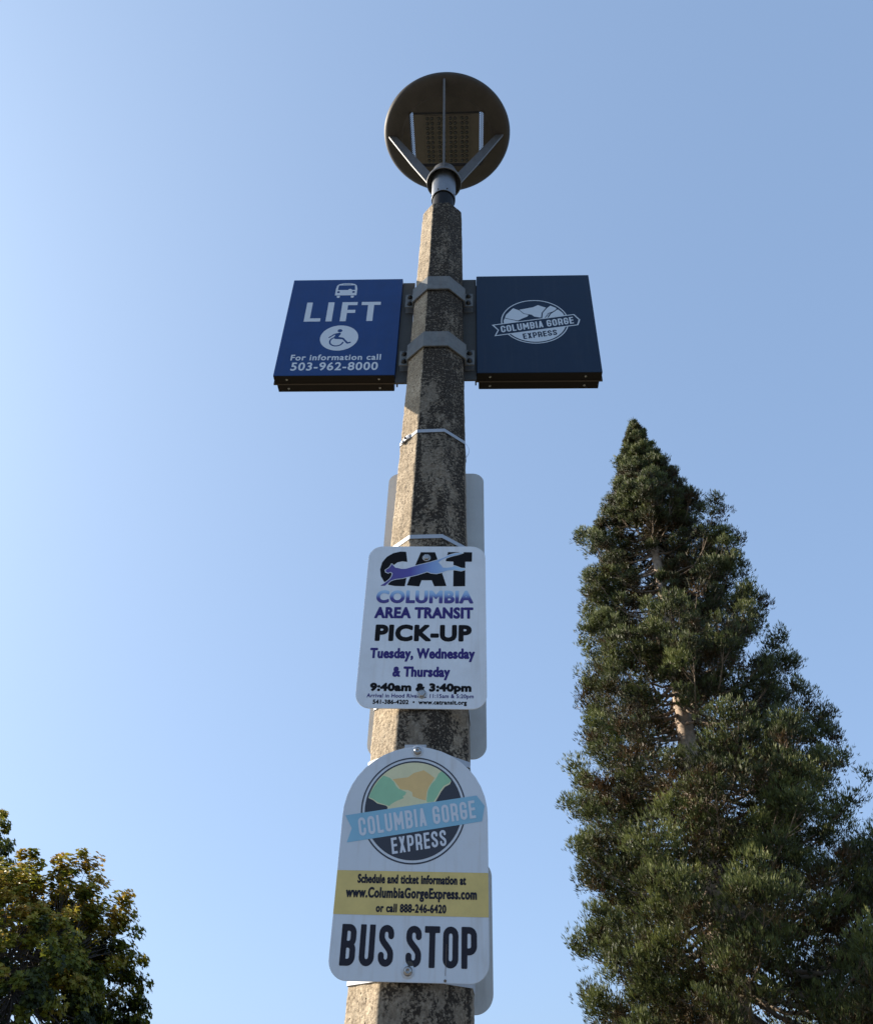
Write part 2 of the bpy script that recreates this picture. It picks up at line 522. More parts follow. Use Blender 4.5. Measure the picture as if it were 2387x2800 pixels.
# ------------------------------------------------------------------ ground, out of the frame below
def ground():
    gm = mat('grass_ground', (.070, .070, .032), .9, vary=.4, vscale=.6)
    g = link('ground', pymesh('ground', [(-3000, -3000, -.13), (3000, -3000, -.13), (3000, 3000, -.13), (-3000, 3000, -.13)], [(0, 1, 2, 3)]), gm)
    g['kind'] = 'structure'
    rm = mat('asphalt', (.055, .055, .057), .85, vary=.2, vscale=4, bump=.4, bscale=120)
    r = link('road', pymesh('road', [(-400, -9, -.126), (400, -9, -.126), (400, -1.26, -.126), (-400, -1.26, -.126)], [(0, 1, 2, 3)]), rm)
    r['kind'] = 'structure'
    pm = mat('pavement_concrete', (.20, .185, .16), .85, vary=.2, vscale=3, bump=.3, bscale=150)
    p = link('pavement', box(-60, 60, -1.10, 3.4, -.12, 0, 'pavement'), pm); p['kind'] = 'structure'
    k = link('kerb', box(-60, 60, -1.25, -1.105, -.125, .002, 'kerb', .01), mat('kerb_concrete', (.38, .36, .33), .85, vary=.15)); k['kind'] = 'structure'
ground()


# ------------------------------------------------------------------ value noise on points
def vnoise(P, scale, seed):
    Q = P / scale
    i = np.floor(Q).astype(np.int64); f = Q - i
    f = f * f * (3 - 2 * f)
    def h(a, b, c):
        n = (a * 73856093) ^ (b * 19349663) ^ (c * 83492791) ^ (seed * 2654435)
        n = (n ^ (n >> 13)) * 1274126177 & 0x7fffffff
        n = (n ^ (n >> 16)) * 668265263 & 0x7fffffff
        return (n & 0xffffff) / float(0xffffff)
    o = 0
    for a in (0, 1):
        for b in (0, 1):
            for c in (0, 1):
                wgt = (f[:, 0] if a else 1 - f[:, 0]) * (f[:, 1] if b else 1 - f[:, 1]) * (f[:, 2] if c else 1 - f[:, 2])
                o = o + wgt * h(i[:, 0] + a, i[:, 1] + b, i[:, 2] + c)
    return o


def across(z):                     # width across flats of the octagonal post
    return .2445 - .0325 * (z - 1.795)


# ------------------------------------------------------------------ the lamp post
lamp = thing('street_lamp', 'tall octagonal concrete lamp post topped by a round dark lamp on four grey arms', 'street lamp', (PX, PY, 0), -R(POLE_YAW))


def concrete_mat():
    m = bpy.data.materials.new('mottled_concrete'); m.use_nodes = True
    t = m.node_tree; b = t.nodes['Principled BSDF']
    b.inputs['Roughness'].default_value = .92
    b.inputs['Specular IOR Level'].default_value = .25
    N = t.nodes.new
    tc = N('ShaderNodeTexCoord')
    def noise(scale, det, rough=.6, sc=(1, 1, 1)):
        mp = N('ShaderNodeMapping'); mp.inputs['Scale'].default_value = sc
        t.links.new(tc.outputs['Object'], mp.inputs[0])
        n = N('ShaderNodeTexNoise'); n.inputs['Scale'].default_value = scale; n.inputs['Detail'].default_value = det
        n.inputs['Roughness'].default_value = rough
        t.links.new(mp.outputs[0], n.inputs['Vector'])
        return n.outputs['Fac']
    def ramp(src, stops):
        r = N('ShaderNodeValToRGB'); e = r.color_ramp.elements
        e[0].position, e[0].color = stops[0][0], (*stops[0][1], 1)
        e[1].position, e[1].color = stops[-1][0], (*stops[-1][1], 1)
        for p, c in stops[1:-1]:
            q = e.new(p); q.color = (*c, 1)
        t.links.new(src, r.inputs[0]); return r.outputs[0]
    def mixc(fac, a, bb, mode='MIX'):
        x = N('ShaderNodeMix'); x.data_type = 'RGBA'; x.blend_type = mode
        for s_, v in ((0, fac), (6, a), (7, bb)):
            if isinstance(v, (int, float)): x.inputs[s_].default_value = v
            elif isinstance(v, tuple): x.inputs[s_].default_value = (*v, 1)
            else: t.links.new(v, x.inputs[s_])
        return x.outputs[2]
    base = ramp(noise(150, 5, .7), [(.32, (.13, .095, .065)), (.44, (.33, .265, .19)), (.56, (.50, .41, .295)), (.72, (.66, .56, .42))])
    blot = ramp(noise(9, 5, .65), [(.35, (.72, .68, .62)), (.62, (1.08, 1.06, 1.02))])
    c = mixc(1.0, base, blot, 'MULTIPLY')
    fa = N('ShaderNodeAttribute'); fa.attribute_name = 'shade_tone'
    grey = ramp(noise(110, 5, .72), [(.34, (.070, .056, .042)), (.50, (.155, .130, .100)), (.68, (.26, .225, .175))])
    c = mixc(fa.outputs['Fac'], c, grey)  # shade painted in: darker base colour on faces turned from the sun
    # dark growth plus painted shade of the faces away from the sun, per vertex
    at = N('ShaderNodeAttribute'); at.attribute_name = 'mould_shade'
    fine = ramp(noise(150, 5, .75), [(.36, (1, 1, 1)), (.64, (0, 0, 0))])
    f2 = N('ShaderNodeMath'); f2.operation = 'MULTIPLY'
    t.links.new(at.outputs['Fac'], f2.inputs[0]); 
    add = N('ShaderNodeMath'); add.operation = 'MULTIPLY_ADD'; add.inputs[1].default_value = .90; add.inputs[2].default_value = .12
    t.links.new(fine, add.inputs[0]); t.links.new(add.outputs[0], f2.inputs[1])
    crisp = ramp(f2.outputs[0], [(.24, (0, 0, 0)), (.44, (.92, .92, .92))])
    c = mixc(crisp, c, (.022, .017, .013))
    # round air holes
    vo = N('ShaderNodeTexVoronoi'); vo.inputs['Scale'].default_value = 75; vo.inputs['Randomness'].default_value = 1
    t.links.new(tc.outputs['Object'], vo.inputs['Vector'])
    pit = ramp(vo.outputs['Distance'], [(.12, (1, 1, 1)), (.24, (0, 0, 0))])
    sel = ramp(noise(28, 3), [(.50, (0, 0, 0)), (.60, (1, 1, 1))])
    pf = mixc(1.0, pit, sel, 'MULTIPLY')
    c = mixc(pf, c, (.07, .05, .035))
    t.links.new(c, b.inputs['Base Color'])
    bu = N('ShaderNodeBump'); bu.inputs['Strength'].default_value = .9; bu.inputs['Distance'].default_value = .0022
    t.links.new(noise(190, 5, .7), bu.inputs['Height'])
    bu2 = N('ShaderNodeBump'); bu2.inputs['Strength'].default_value = .8; bu2.inputs['Distance'].default_value = .003; bu2.invert = True
    t.links.new(pf, bu2.inputs['Height']); t.links.new(bu.outputs[0], bu2.inputs['Normal'])
    t.links.new(bu2.outputs[0], b.inputs['Normal'])
    return m


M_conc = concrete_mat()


def post():
    zt = 4.55
    zs = np.concatenate([np.linspace(0, 1.3, 14), np.arange(1.32, zt - .003, .0075), [zt - .003, zt]])
    nf = 26
    ring = []                      # unit octagon: apothem 1, slightly rounded arrises
    for k in range(8):
        a0 = R(45 * k - 112.5)     # face k is centred on a0 + 22.5
        A = np.array([math.cos(a0), math.sin(a0)]) / math.cos(R(22.5))
        B = np.array([math.cos(a0 + R(45)), math.sin(a0 + R(45))]) / math.cos(R(22.5))
        for j in range(nf):
            u = j / nf
            e = min(u, 1 - u)
            p = A * (1 - u) + B * u
            p = p * (1 - .006 * max(0, 1 - e / .03))
            ring.append(p)
    ring = np.array(ring)
    n = len(ring)
    ap = across(zs) / 2
    shrink = np.ones(len(zs)); shrink[-1] = .97
    P = np.zeros((len(zs), n, 3))
    P[:, :, 0] = ring[None, :, 0] * (ap * shrink)[:, None]
    P[:, :, 1] = ring[None, :, 1] * (ap * shrink)[:, None]
    P[:, :, 2] = zs[:, None]
    V = P.reshape(-1, 3)
    d = -.0026 * np.clip(vnoise(V, .013, 3) - .66, 0, 1) / .34
    d += .0014 * (vnoise(V, .007, 5) - .5) + .0018 * (vnoise(V, .035, 9) - .5) + .0008 * (vnoise(V, .3, 4) - .5)
    # chipped arrises
    e = np.tile(np.minimum(np.arange(n) % nf, nf - np.arange(n) % nf) / nf, len(zs))
    d -= .0035 * np.clip(1 - e / .035, 0, 1) * np.clip(vnoise(V, .03, 11) - .45, 0, 1) * 2
    rad = V[:, :2] / np.linalg.norm(V[:, :2], axis=1)[:, None]
    V[:, :2] += rad * d[:, None]
    # growth in long streaks next to the arrises, plus shade painted on sunless faces
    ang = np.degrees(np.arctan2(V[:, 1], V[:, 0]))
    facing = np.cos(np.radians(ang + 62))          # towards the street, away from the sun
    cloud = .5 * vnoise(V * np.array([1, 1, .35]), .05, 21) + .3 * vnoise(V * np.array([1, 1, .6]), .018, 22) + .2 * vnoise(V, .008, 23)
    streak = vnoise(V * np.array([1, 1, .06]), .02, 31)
    mould_shade = np.clip((cloud - .50 + .20 * np.clip(facing, -1, 1) * 1.0 + .20 * (streak - .5) + .13 * np.clip((V[:, 2] - 2.6) / 1.2, -.5, 1)) * 2.6 + .12, 0, 1)
    # sunlit side kept lighter: the painted dark tone stops at the arris
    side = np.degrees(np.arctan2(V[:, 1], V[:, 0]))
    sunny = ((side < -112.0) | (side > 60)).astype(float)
    mould_shade *= 1 - .90 * sunny
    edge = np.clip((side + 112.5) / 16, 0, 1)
    mould_shade += (1 - sunny) * (1 - edge) * .55 * np.clip(vnoise(V * np.array([1, 1, .3]), .03, 41) * 1.5 - .2, 0, 1)
    idx = np.arange(len(V)).reshape(len(zs), n)
    a = idx[:-1]; b = idx[1:]
    quads = np.stack([a, np.roll(a, -1, 1), np.roll(b, -1, 1), b], -1).reshape(-1, 4)
    me = trimesh('pole', V, quads, smooth=False)
    cap = pymesh('cap', [tuple(V[i]) for i in idx[-1][::nf // 2]], [tuple(range(len(idx[-1][::nf // 2])))])
    fl = me.attributes.new('shade_tone', 'FLOAT', 'POINT')  # painted shade of the sunless faces, as a blend weight
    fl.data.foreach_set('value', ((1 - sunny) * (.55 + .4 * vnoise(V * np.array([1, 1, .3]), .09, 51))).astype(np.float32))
    at = me.attributes.new('mould_shade', 'FLOAT', 'POINT')
    at.data.foreach_set('value', np.clip(mould_shade, 0, 1).astype(np.float32))
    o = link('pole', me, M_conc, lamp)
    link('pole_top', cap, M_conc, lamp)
post()

# steel tenon, sleeve, cup shaped collar
link('tenon', lathe([(.0445, 4.50), (.0445, 4.80)], 40), M_rub, lamp)
sleeve = link('sleeve', lathe([(.0475, 4.84), (.0475, 4.692), (.0500, 4.690), (.0505, 4.693), (.0505, 4.86)], 48), M_galv, lamp)
for a in (-112, -68, -22, -160, 30, 110):
    s_ = lathe([(.0001, .0028), (.0026, .0026), (.0034, .0012), (.0036, -.001)], 10, axis='Y')
    o = link('screw', s_, M_darkbolt, sleeve)
    o.location = (.0505 * math.cos(R(a)), .0505 * math.sin(R(a)), 4.703)
    o.rotation_euler = (0, 0, R(a + 90))
link('collar', lathe([(.0001, 4.925), (.030, 4.924), (.045, 4.917), (.053, 4.903), (.0555, 4.885), (.058, 4.868), (.066, 4.850), (.0735, 4.838),
                      (.0752, 4.826), (.0745, 4.8215), (.0715, 4.8215), (.0705, 4.830), (.060, 4.856), (.052, 4.870), (.0507, 4.872)], 56), M_armgrey, lamp)

# four blades carry the lamp head
LYAW = R(POLE_YAW - 3.2)


def blade(dz):
    pts = [(.072, 4.828), (.150, 4.985 + dz * .5), (.259, 5.222 + dz), (.264, 5.234 + dz), (.263, 5.240 + dz), (.232, 5.240 + dz), (.058, 4.905), (.056, 4.885)]
    return prism(pts, -.0045, .0045, 'arm', .0012)


for k in range(4):
    o = link('arm', blade((0, .022, 0, -.022)[k]), M_armgrey, lamp)
    o.rotation_euler = (0, 0, LYAW + R(90 * k))


def housing():
    prof = [(.206, 5.2275), (.209, 5.2300), (.235, 5.2320), (.257, 5.2350), (.272, 5.2385), (.283, 5.2440), (.2890, 5.2510), (.2915, 5.259),
            (.2895, 5.267), (.280, 5.275), (.250, 5.285), (.206, 5.293)]
    n = 96
    v, f = [], []
    hx0, hx1, hy0, hy1 = -.168, .168, -.133, .137
    m = len(prof)
    for i in range(n):
        a = 2 * math.pi * i / n
        c, s_ = math.cos(a), math.sin(a)
        for r, z in prof:
            v.append((r * c, r * s_, z))
        tx = (hx1 if c > 0 else hx0) / c if abs(c) > 1e-6 else 1e9
        ty = (hy1 if s_ > 0 else hy0) / s_ if abs(s_) > 1e-6 else 1e9
        t = min(tx, ty)
        for z in (5.2260, 5.293):
            v.append((t * c, t * s_, z))
    # pull the nearest ring point onto each corner of the opening
    st = m + 2
    for cx, cy in ((hx0, hy0), (hx0, hy1), (hx1, hy0), (hx1, hy1)):
        k = min(range(n), key=lambda i: math.hypot(v[i * st + m][0] - cx, v[i * st + m][1] - cy))
        for q in (0, 1):
            v[k * st + m + q] = (cx, cy, v[k * st + m + q][2])
    for i in range(n):
        a, b = i * st, ((i + 1) % n) * st
        for j in range(m - 1):
            f.append((a + j, b + j, b + j + 1, a + j + 1))
        f.append((a, a + m, b + m, b))                      # underside
        f.append((a + m - 1, b + m - 1, b + m + 1, a + m + 1))   # top cover
        f.append((a + m, a + m + 1, b + m + 1, b + m))      # wall of the opening
    me = pymesh('lamp_housing', v, f, True)
    bm = bmesh.new(); bm.from_mesh(me); bmesh.ops.recalc_face_normals(bm, faces=bm.faces[:])
    for fc in bm.faces:
        if abs(fc.normal.z) < .01 and max(abs(q.co.x) for q in fc.verts) < .17 and len(set(round(q.co.z, 3) for q in fc.verts)) == 2:
            fc.smooth = False
    for e in bm.edges:
        if len(e.link_faces) == 2 and e.calc_face_angle(0) > R(35):
            e.smooth = False
    bm.to_mesh(me); bm.free()
    return me


TILT = R(5.0)                              # the head leans a little towards the street
PIV = Vector((.004, .012, 5.235))
HEADM = Matrix.Translation(PIV) @ Matrix.Rotation(LYAW, 4, 'Z') @ Matrix.Rotation(TILT, 4, 'X') @ Matrix.Translation((0, 0, -5.235))
head = link('lamp_housing', housing(), M_lampdark, lamp)
head.matrix_local = HEADM
# heat sink block with an open gap all round
hs = link('heat_sink', box(-.150, .150, -.1215, .1215, 5.2280, 5.29, 'heat_sink', .001), M_led, lamp)
hs.matrix_local = HEADM

lens_me = lathe([(.0084, 0), (.0081, -.0026), (.0066, -.0034), (.0052, -.0020), (.0042, -.0026), (.0030, -.0046), (.0001, -.0056)], 10, 'lens')
lens_me.materials.append(M_lens)
scr_me = lathe([(.0030, 0), (.0028, -.0014), (.0016, -.0014), (.0001, -.0008)], 8, 'screw')
scr_me.materials.append(M_darkbolt)
mod_me = box(-.0248, .0248, -.117, .117, -.0035, 0, 'led_module', .0006)
for k in range(4):
    md = link('led_module', mod_me, M_led, lamp)
    md.matrix_local = HEADM @ Matrix.Translation((-.0755 + k * .0522, 0, 5.2277))
    for j in range(10):
        for i in (-1, 1):
            l = link('lens', lens_me, None, md)
            l.location = (i * .0105, -.1045 + j * .0232, -.0035)
    for j in (0, 2, 5, 7, 8):
        l = link('screw', scr_me, None, md); l.location = (0, -.093 + j * .0232, -.0035)


def grille(x0, x1, y0, y1, c=.0045):
    v, f = [], []
    nx, ny = max(2, round((x1 - x0) / c)), max(2, round((y1 - y0) / c))
    for i in range(nx):
        for j in range(ny):
            if (i + j) % 2 == 0:
                a, b = x0 + (x1 - x0) * i / nx, y0 + (y1 - y0) * j / ny
                g = .00025
                k = len(v)
                v += [(a - g, b - g, 0), (a + c + g, b - g, 0), (a + c + g, b + c + g, 0), (a - g, b + c + g, 0)]
                f.append((k, k + 1, k + 2, k + 3))
    return pymesh('grille', v, f)


for r4 in ((-.167, -.151, -.132, .136), (.151, .167, -.132, .136), (-.1505, .1505, -.132, -.122)):
    g = link('grille', grille(*r4), M_grille, lamp)
    g.matrix_local = HEADM @ Matrix.Translation((0, 0, 5.2290))
    g['kind'] = 'stuff'


# ------------------------------------------------------------------ frames for everything fixed to the post
def sthing(name, label, cat, s, d, z, group=None, yaw=SIGN_YAW):
    y = R(yaw)
    loc = (PX + s * math.cos(y) + d * math.sin(y), PY - s * math.sin(y) + d * math.cos(y), z)
    o = thing(name, label, cat, loc, -y, group)
    o['o'] = 0
    del o['o']
    return o, (s, d, z)


def spart(name, me, m, th, label=None, parent=None):
    o, (s, d, z) = th
    me = me.copy() if me.users else me
    me.transform(Matrix.Translation((-s, -d, -z)))
    return link(name, me, m, parent or o, label)


def on(d):                                   # point on a print layer at depth d
    return lambda x, z: (x, d, z)


def bolt_mesh(kind='hex', r=.0075, washer=.0095):
    parts = [lathe([(.0001, .0014), (washer * .9, .0014), (washer, .0008), (washer, 0)], 24, axis='Y')]
    if kind == 'hex':
        h = lathe([(.0001, .0068), (r * .82, .0066), (r, .0054), (r, .0014)], 6, smooth=False, axis='Y')
    elif kind == 'button':
        h = lathe([(.0001, .0034), (r * .30, .0034), (r * .34, .0058), (r * .62, .0056), (r * .88, .0040), (r, .0014)], 20, axis='Y')
    else:
        h = lathe([(.0001, .0125), (r * .45, .0118), (r * .78, .0095), (r * .86, .0062), (r, .0060), (r, .0012)], 14, axis='Y')
    parts.append(h)
    return join('bolt', parts)


# ------------------------------------------------------------------ clamps that carry the two blade signs
def oct_path(z, off, yaw=POLE_YAW, faces=range(8)):
    a = across(z) / 2 + off
    return [(a / math.cos(R(22.5)) * math.cos(R(45 * k - 112.5)), a / math.cos(R(22.5)) * math.sin(R(45 * k - 112.5))) for k in faces]


def ribbon(path, z0, z1, th, closed=False, name='band', zoff=None):
    """upright strip along a plan path, thickened outwards"""
    n = len(path)
    out = []
    for i in range(n):
        p = np.array(path[i])
        a = np.array(path[(i - 1) % n]) if (closed or i > 0) else None
        b = np.array(path[(i + 1) % n]) if (closed or i < n - 1) else None
        ns = []
        for u, w in ((a, p), (p, b)):
            if u is None or w is None: continue
            t = (w - u) / (np.linalg.norm(w - u) + 1e-12); ns.append(np.array([t[1], -t[0]]))
        m = sum(ns); m = m / np.linalg.norm(m)
        out.append(p + m * th / max(.5, float(m @ ns[0])))
    v = []
    zo = zoff or [0] * n
    for p, q, dz in zip(path, out, zo):
        v += [(p[0], p[1], z0 + dz), (q[0], q[1], z0 + dz), (q[0], q[1], z1 + dz), (p[0], p[1], z1 + dz)]
    f = []
    for i in range(n if closed else n - 1):
        a, b = 4 * i, 4 * ((i + 1) % n)
        for j in range(4):
            f.append((a + j, b + j, b + (j + 1) % 4, a + (j + 1) % 4))
    if not closed:
        f += [(0, 1, 2, 3), (4 * n - 1, 4 * n - 2, 4 * n - 3, 4 * n - 4)]
    me = pymesh(name, v, f)
    bm = bmesh.new(); bm.from_mesh(me); bmesh.ops.recalc_face_normals(bm, faces=bm.faces[:]); bm.to_mesh(me); bm.free()
    return me


def clamp(z, label):
    t = thing('pole_clamp', label, 'clamp', (PX, PY, z), -R(3.4), 'grey clamps round the post')
    a = across(z) / 2 + .003
    e = a * math.tan(R(22.5))
    h0, h1 = -.036, .036
    xo = a + .034
    fr = [(-xo, -.011), (-a - .001, -.011), (-a - .001, -e), (-e, -a - .001), (e, -a - .001), (a + .001, -e), (a + .001, -.011), (xo, -.011)]
    link('front_half', ribbon(fr, h0, h1, .005), M_clamp, t)
    bk = [(-x, -y) for x, y in fr]
    link('rear_half', ribbon(bk, h0, h1, .005), M_clamp, t)
    bm_ = bolt_mesh('dome', .0085, .0098)
    for sx in (-1, 1):
        for zz in (-.019, .019):
            b = link('bolt', bm_, M_darkbolt, t); b.location = (sx * (a + .018), -.016, zz)
    return t


clamp(4.002, 'upper grey steel clamp round the concrete post between the two blue signs')
clamp(3.690, 'lower grey steel clamp round the concrete post between the two blue signs')


# ------------------------------------------------------------------ blade signs
def blade_sign(s0, s1, z0, z1, face, th, side):
    pan = mat('blade_edge', tuple(c * .55 for c in face), .4)
    fm = mat('blade_face', face, .42, vary=.14, vscale=14, spec=.28)
    fp = spart('front_panel', box(s0, s1, 0, .034, z0, z1, 'front_panel', .0022), fm, th)
    weather(fm, .16, tuple(.5 * c + .05 for c in face))
    fr = spart('frame', box(s0 - .004, s1 + .004, .034, .040, z0 - .004, z1 - .012, 'frame'), mat('frame_dark', (.045, .030, .02), .6), th)
    spart('rear_panel', box(s0 + .006, s1 - .006, .040, .074, z0, z1 - .004, 'rear_panel', .0022), fm, th)
    shade_mat = mat('underside_shade', (.016, .012, .009), .7, spec=.15)  # dark strips added to paint the shade under both panels
    spart('shade_strip', box(s0 + .001, s1 - .001, .001, .0335, z0 - .0018, z0 - .0002, 'shade_strip'), shade_mat, th)
    spart('shade_strip', box(s0 + .007, s1 - .007, .0405, .0735, z0 - .0018, z0 - .0002, 'shade_strip'), shade_mat, th)
    for s in (s0 + .045, s1 - .055):
        for d in (.017, .058):
            me = lathe([(.0042, 0), (.0040, -.0016), (.0022, -.0017), (.0018, -.0008), (.0001, -.0008)], 14)
            me.transform(Matrix.Translation((s, d, z0 - .0018)))
            spart('rivet', me, M_bolt, th)
    if side > 0:
        spart('bracket', box(s0 - .052, s0 - .001, .012, .020, z0 - .020, z1 - .004, 'bracket', .001), M_brkt, th)
        spart('bracket_flange', box(s0 - .0060, s0 - .0010, .0205, .060, z0 + .003, z1 - .004, 'bracket_flange'), M_brkt, th)
    else:
        spart('bracket', box(s1 + .001, s1 + .046, .012, .020, z0 - .026, z1 - .010, 'bracket', .001), M_brkt, th)
        spart('bracket_flange', box(s1 + .0010, s1 + .0060, .0205, .060, z0 + .003, z1 - .010, 'bracket_flange'), M_brkt, th)


M_bladeink = mat('blade_white', (.66, .70, .74), .45)
lift = sthing('blade_sign', 'blue square LIFT sign with bus and wheelchair symbols, left of the post', 'sign', -.350, 0, 3.890, 'box signs clamped to the post')
LZ0, LZ1 = 3.6235, 4.157
blade_sign(-.5585, -.1415, LZ0, LZ1, (.010, .052, .190), lift, -1)


def lift_print():
    q = [(-.4891, -.4301, -.4689, -.4899)]
    p = Print(-.495, 3.905, -.21, 4.022, .0012)
    b, t = 3.9092, 4.0190
    F = np.maximum(p.rect(-.4900, b, -.4690, t), p.rect(-.4900, b, -.4301, b + .018))
    F = np.maximum(F, p.rect(-.4104, b, -.3880, t))
    F = np.maximum(F, np.maximum(p.rect(-.3586, b, -.3365, t), np.maximum(p.rect(-.3586, t - .018, -.3017, t), p.rect(-.3586, t - .063, -.3065, t - .045))))
    F = np.maximum(F, np.maximum(p.rect(-.2620, b, -.2398, t), p.rect(-.2865, t - .018, -.2157, t)))
    spart('lettering', p.mesh(F, on(-.0004), 'lettering'), M_bladeink, lift)
    for body, rc, w in (('For information call', (-.5095, 3.6994, -.1946, 3.7299), .0009), ('503-962-8000', (-.503, 3.6478, -.2018, 3.6894), .0011)):
        p = Print(rc[0], rc[1], rc[2], rc[3], .0010)
        spart('lettering', p.mesh(p.text(body, rc, w, 1.12), on(-.0004), 'lettering'), M_bladeink, lift)
    # bus front
    p = Print(-.398, 4.045, -.305, 4.14, .0009)
    sh = [(-.3915, 4.0597), (-.3915, 4.098), (-.389, 4.118), (-.382, 4.1275), (-.366, 4.1325), (-.3515, 4.1335), (-.337, 4.1325), (-.321, 4.1275), (-.314, 4.118), (-.3105, 4.098), (-.3105, 4.0597)]
    F = p.poly(sh)
    F = np.minimum(F, -p.poly([(-.3838, 4.092), (-.3818, 4.1205), (-.3212, 4.1205), (-.3182, 4.092)]))
    F = np.minimum(F, -p.stroke([(-.366, 4.1278), (-.337, 4.1278)], .0028))
    F = np.maximum(F, np.minimum(p.circle(-.3375, 4.0915, .007), p.rect(-.36, 4.0905, -.32, 4.11)))
    for x in (-.380, -.3235):
        F = np.minimum(F, -p.circle(x, 4.0795, .0055))
        F = np.maximum(F, np.minimum(p.stroke([(x + (.002 if x < -.35 else -.002), 4.0505), (x + (.002 if x < -.35 else -.002), 4.066)], .0115), p.rect(-.40, 4.045, -.30, 4.0570)))
    spart('bus_symbol', p.mesh(F, on(-.0004), 'bus_symbol'), M_bladeink, lift)
    # wheelchair symbol cut out of a white disc
    p = Print(-.425, 3.743, -.275, 3.89, .0009)
    F = p.circle(-.3510, 3.8175, .0680)
    cut = p.circle(-.3516, 3.8563, .0085)
    cut = np.maximum(cut, p.poly([(-.3640, 3.8420), (-.3505, 3.8460), (-.3460, 3.8400), (-.3535, 3.8230), (-.3375, 3.8185), (-.3330, 3.8150), (-.3400, 3.8095), (-.3660, 3.8120), (-.3705, 3.8170)]))
    cut = np.maximum(cut, p.stroke([(-.353, 3.8420), (-.3690, 3.8375), (-.3865, 3.8200)], .0052))
    cut = np.maximum(cut, p.stroke([(-.3600, 3.8145), (-.3375, 3.8140), (-.3187, 3.7890), (-.3100, 3.7925)], .0072))
    cut = np.maximum(cut, p.stroke(arc(-.3585, 3.7975, .0235, 118, 350, 26), .0056))
    F = np.minimum(F, -cut)
    spart('wheelchair_symbol', p.mesh(F, on(-.0004), 'wheelchair_symbol'), M_bladeink, lift)


lift_print()
gorge = sthing('blade_sign', 'navy square sign with round white river gorge emblem, right of the post', 'sign', .347, 0, 3.898, 'box signs clamped to the post')
blade_sign(.1365, .558, 3.630, 4.1665, (.003, .020, .052), gorge, 1)


def gorge_print():
    M_lt = mat('emblem_white', (.60, .66, .71), .45)
    M_navy = mat('emblem_navy', (.003, .020, .052), .5, spec=.25)
    cx, cz = .3441, 3.8975
    p = Print(.185, 3.77, .51, 4.025, .0011)
    r = np.hypot(p.X - cx, p.Z - cz)
    ring = np.minimum(.1203 - r, r - .1163)
    disc = .1110 - r
    ban = p.poly([(.1900, 3.8800), (.4860, 3.9355), (.5055, 3.9037), (.4965, 3.8740), (.1985, 3.8180), (.2112, 3.8510)])
    banin = p.poly([(.1985, 3.8775), (.4835, 3.9310), (.5000, 3.9035), (.4925, 3.8775), (.2050, 3.8235), (.2155, 3.8510)])
    m = -np.ones(p.X.shape)
    for k in ('g_m1', 'g_m2', 'g_m3', 'g_m4'):
        m = np.maximum(m, p.poly(DATA[k]))
    m = np.maximum(m, p.poly([(.2290, 3.8860), (.2400, 3.9120), (.2850, 3.8990), (.2920, 3.8880)]))
    # dark drawn lines over the hills
    for ln in ([(.2330, 3.9190), (.2560, 3.9100), (.2850, 3.9010), (.2960, 3.8985)], [(.3810, 3.9150), (.3960, 3.9420), (.4120, 3.9500), (.4260, 3.9620)]):
        m = np.minimum(m, -p.stroke(ln, .0030))
    slope = (3.9332 - 3.8778) / (.4857 - .1915)
    low = (3.8214 + slope * (p.X - .2007)) - p.Z
    low = np.minimum(low, disc)
    low = np.minimum(low, -ban)
    F = np.maximum(np.minimum(m, disc), low)
    F = np.maximum(F, ring)
    F = np.minimum(F, -(ban + .0005))
    F = np.maximum(F, np.minimum(ban, -banin))
    spart('emblem', p.mesh(F, on(-.0004), 'emblem'), M_lt, gorge)
    q = [(.2205, 3.8725), (.4800, 3.9205), (.4820, 3.8840), (.2240, 3.8380)]
    spart('lettering', condensed('COLUMBIA GORGE', q, t=.16, w=.46, gap=.12, space=.26, fn=on(-.0004)), M_lt, gorge)
    q = [(.2975, 3.8295), (.4170, 3.8510), (.4195, 3.8225), (.3010, 3.8010)]
    spart('lettering', condensed('EXPRESS', q, t=.16, w=.46, gap=.12, fn=on(-.0008)), M_navy, gorge)


gorge_print()


# ------------------------------------------------------------------ white pick-up sign
CD = -.120
catsign = sthing('transit_sign', 'white rectangular pick-up sign with a leaping blue cat emblem and black letters', 'sign', .001, CD, 2.5965, 'signs strapped to the post')
cat_panel = spart('panel', prism(rrect(-.1517, 2.3676, .1545, 2.8255, .036, 10), CD, CD + .003, 'panel', .0006), M_white, catsign)


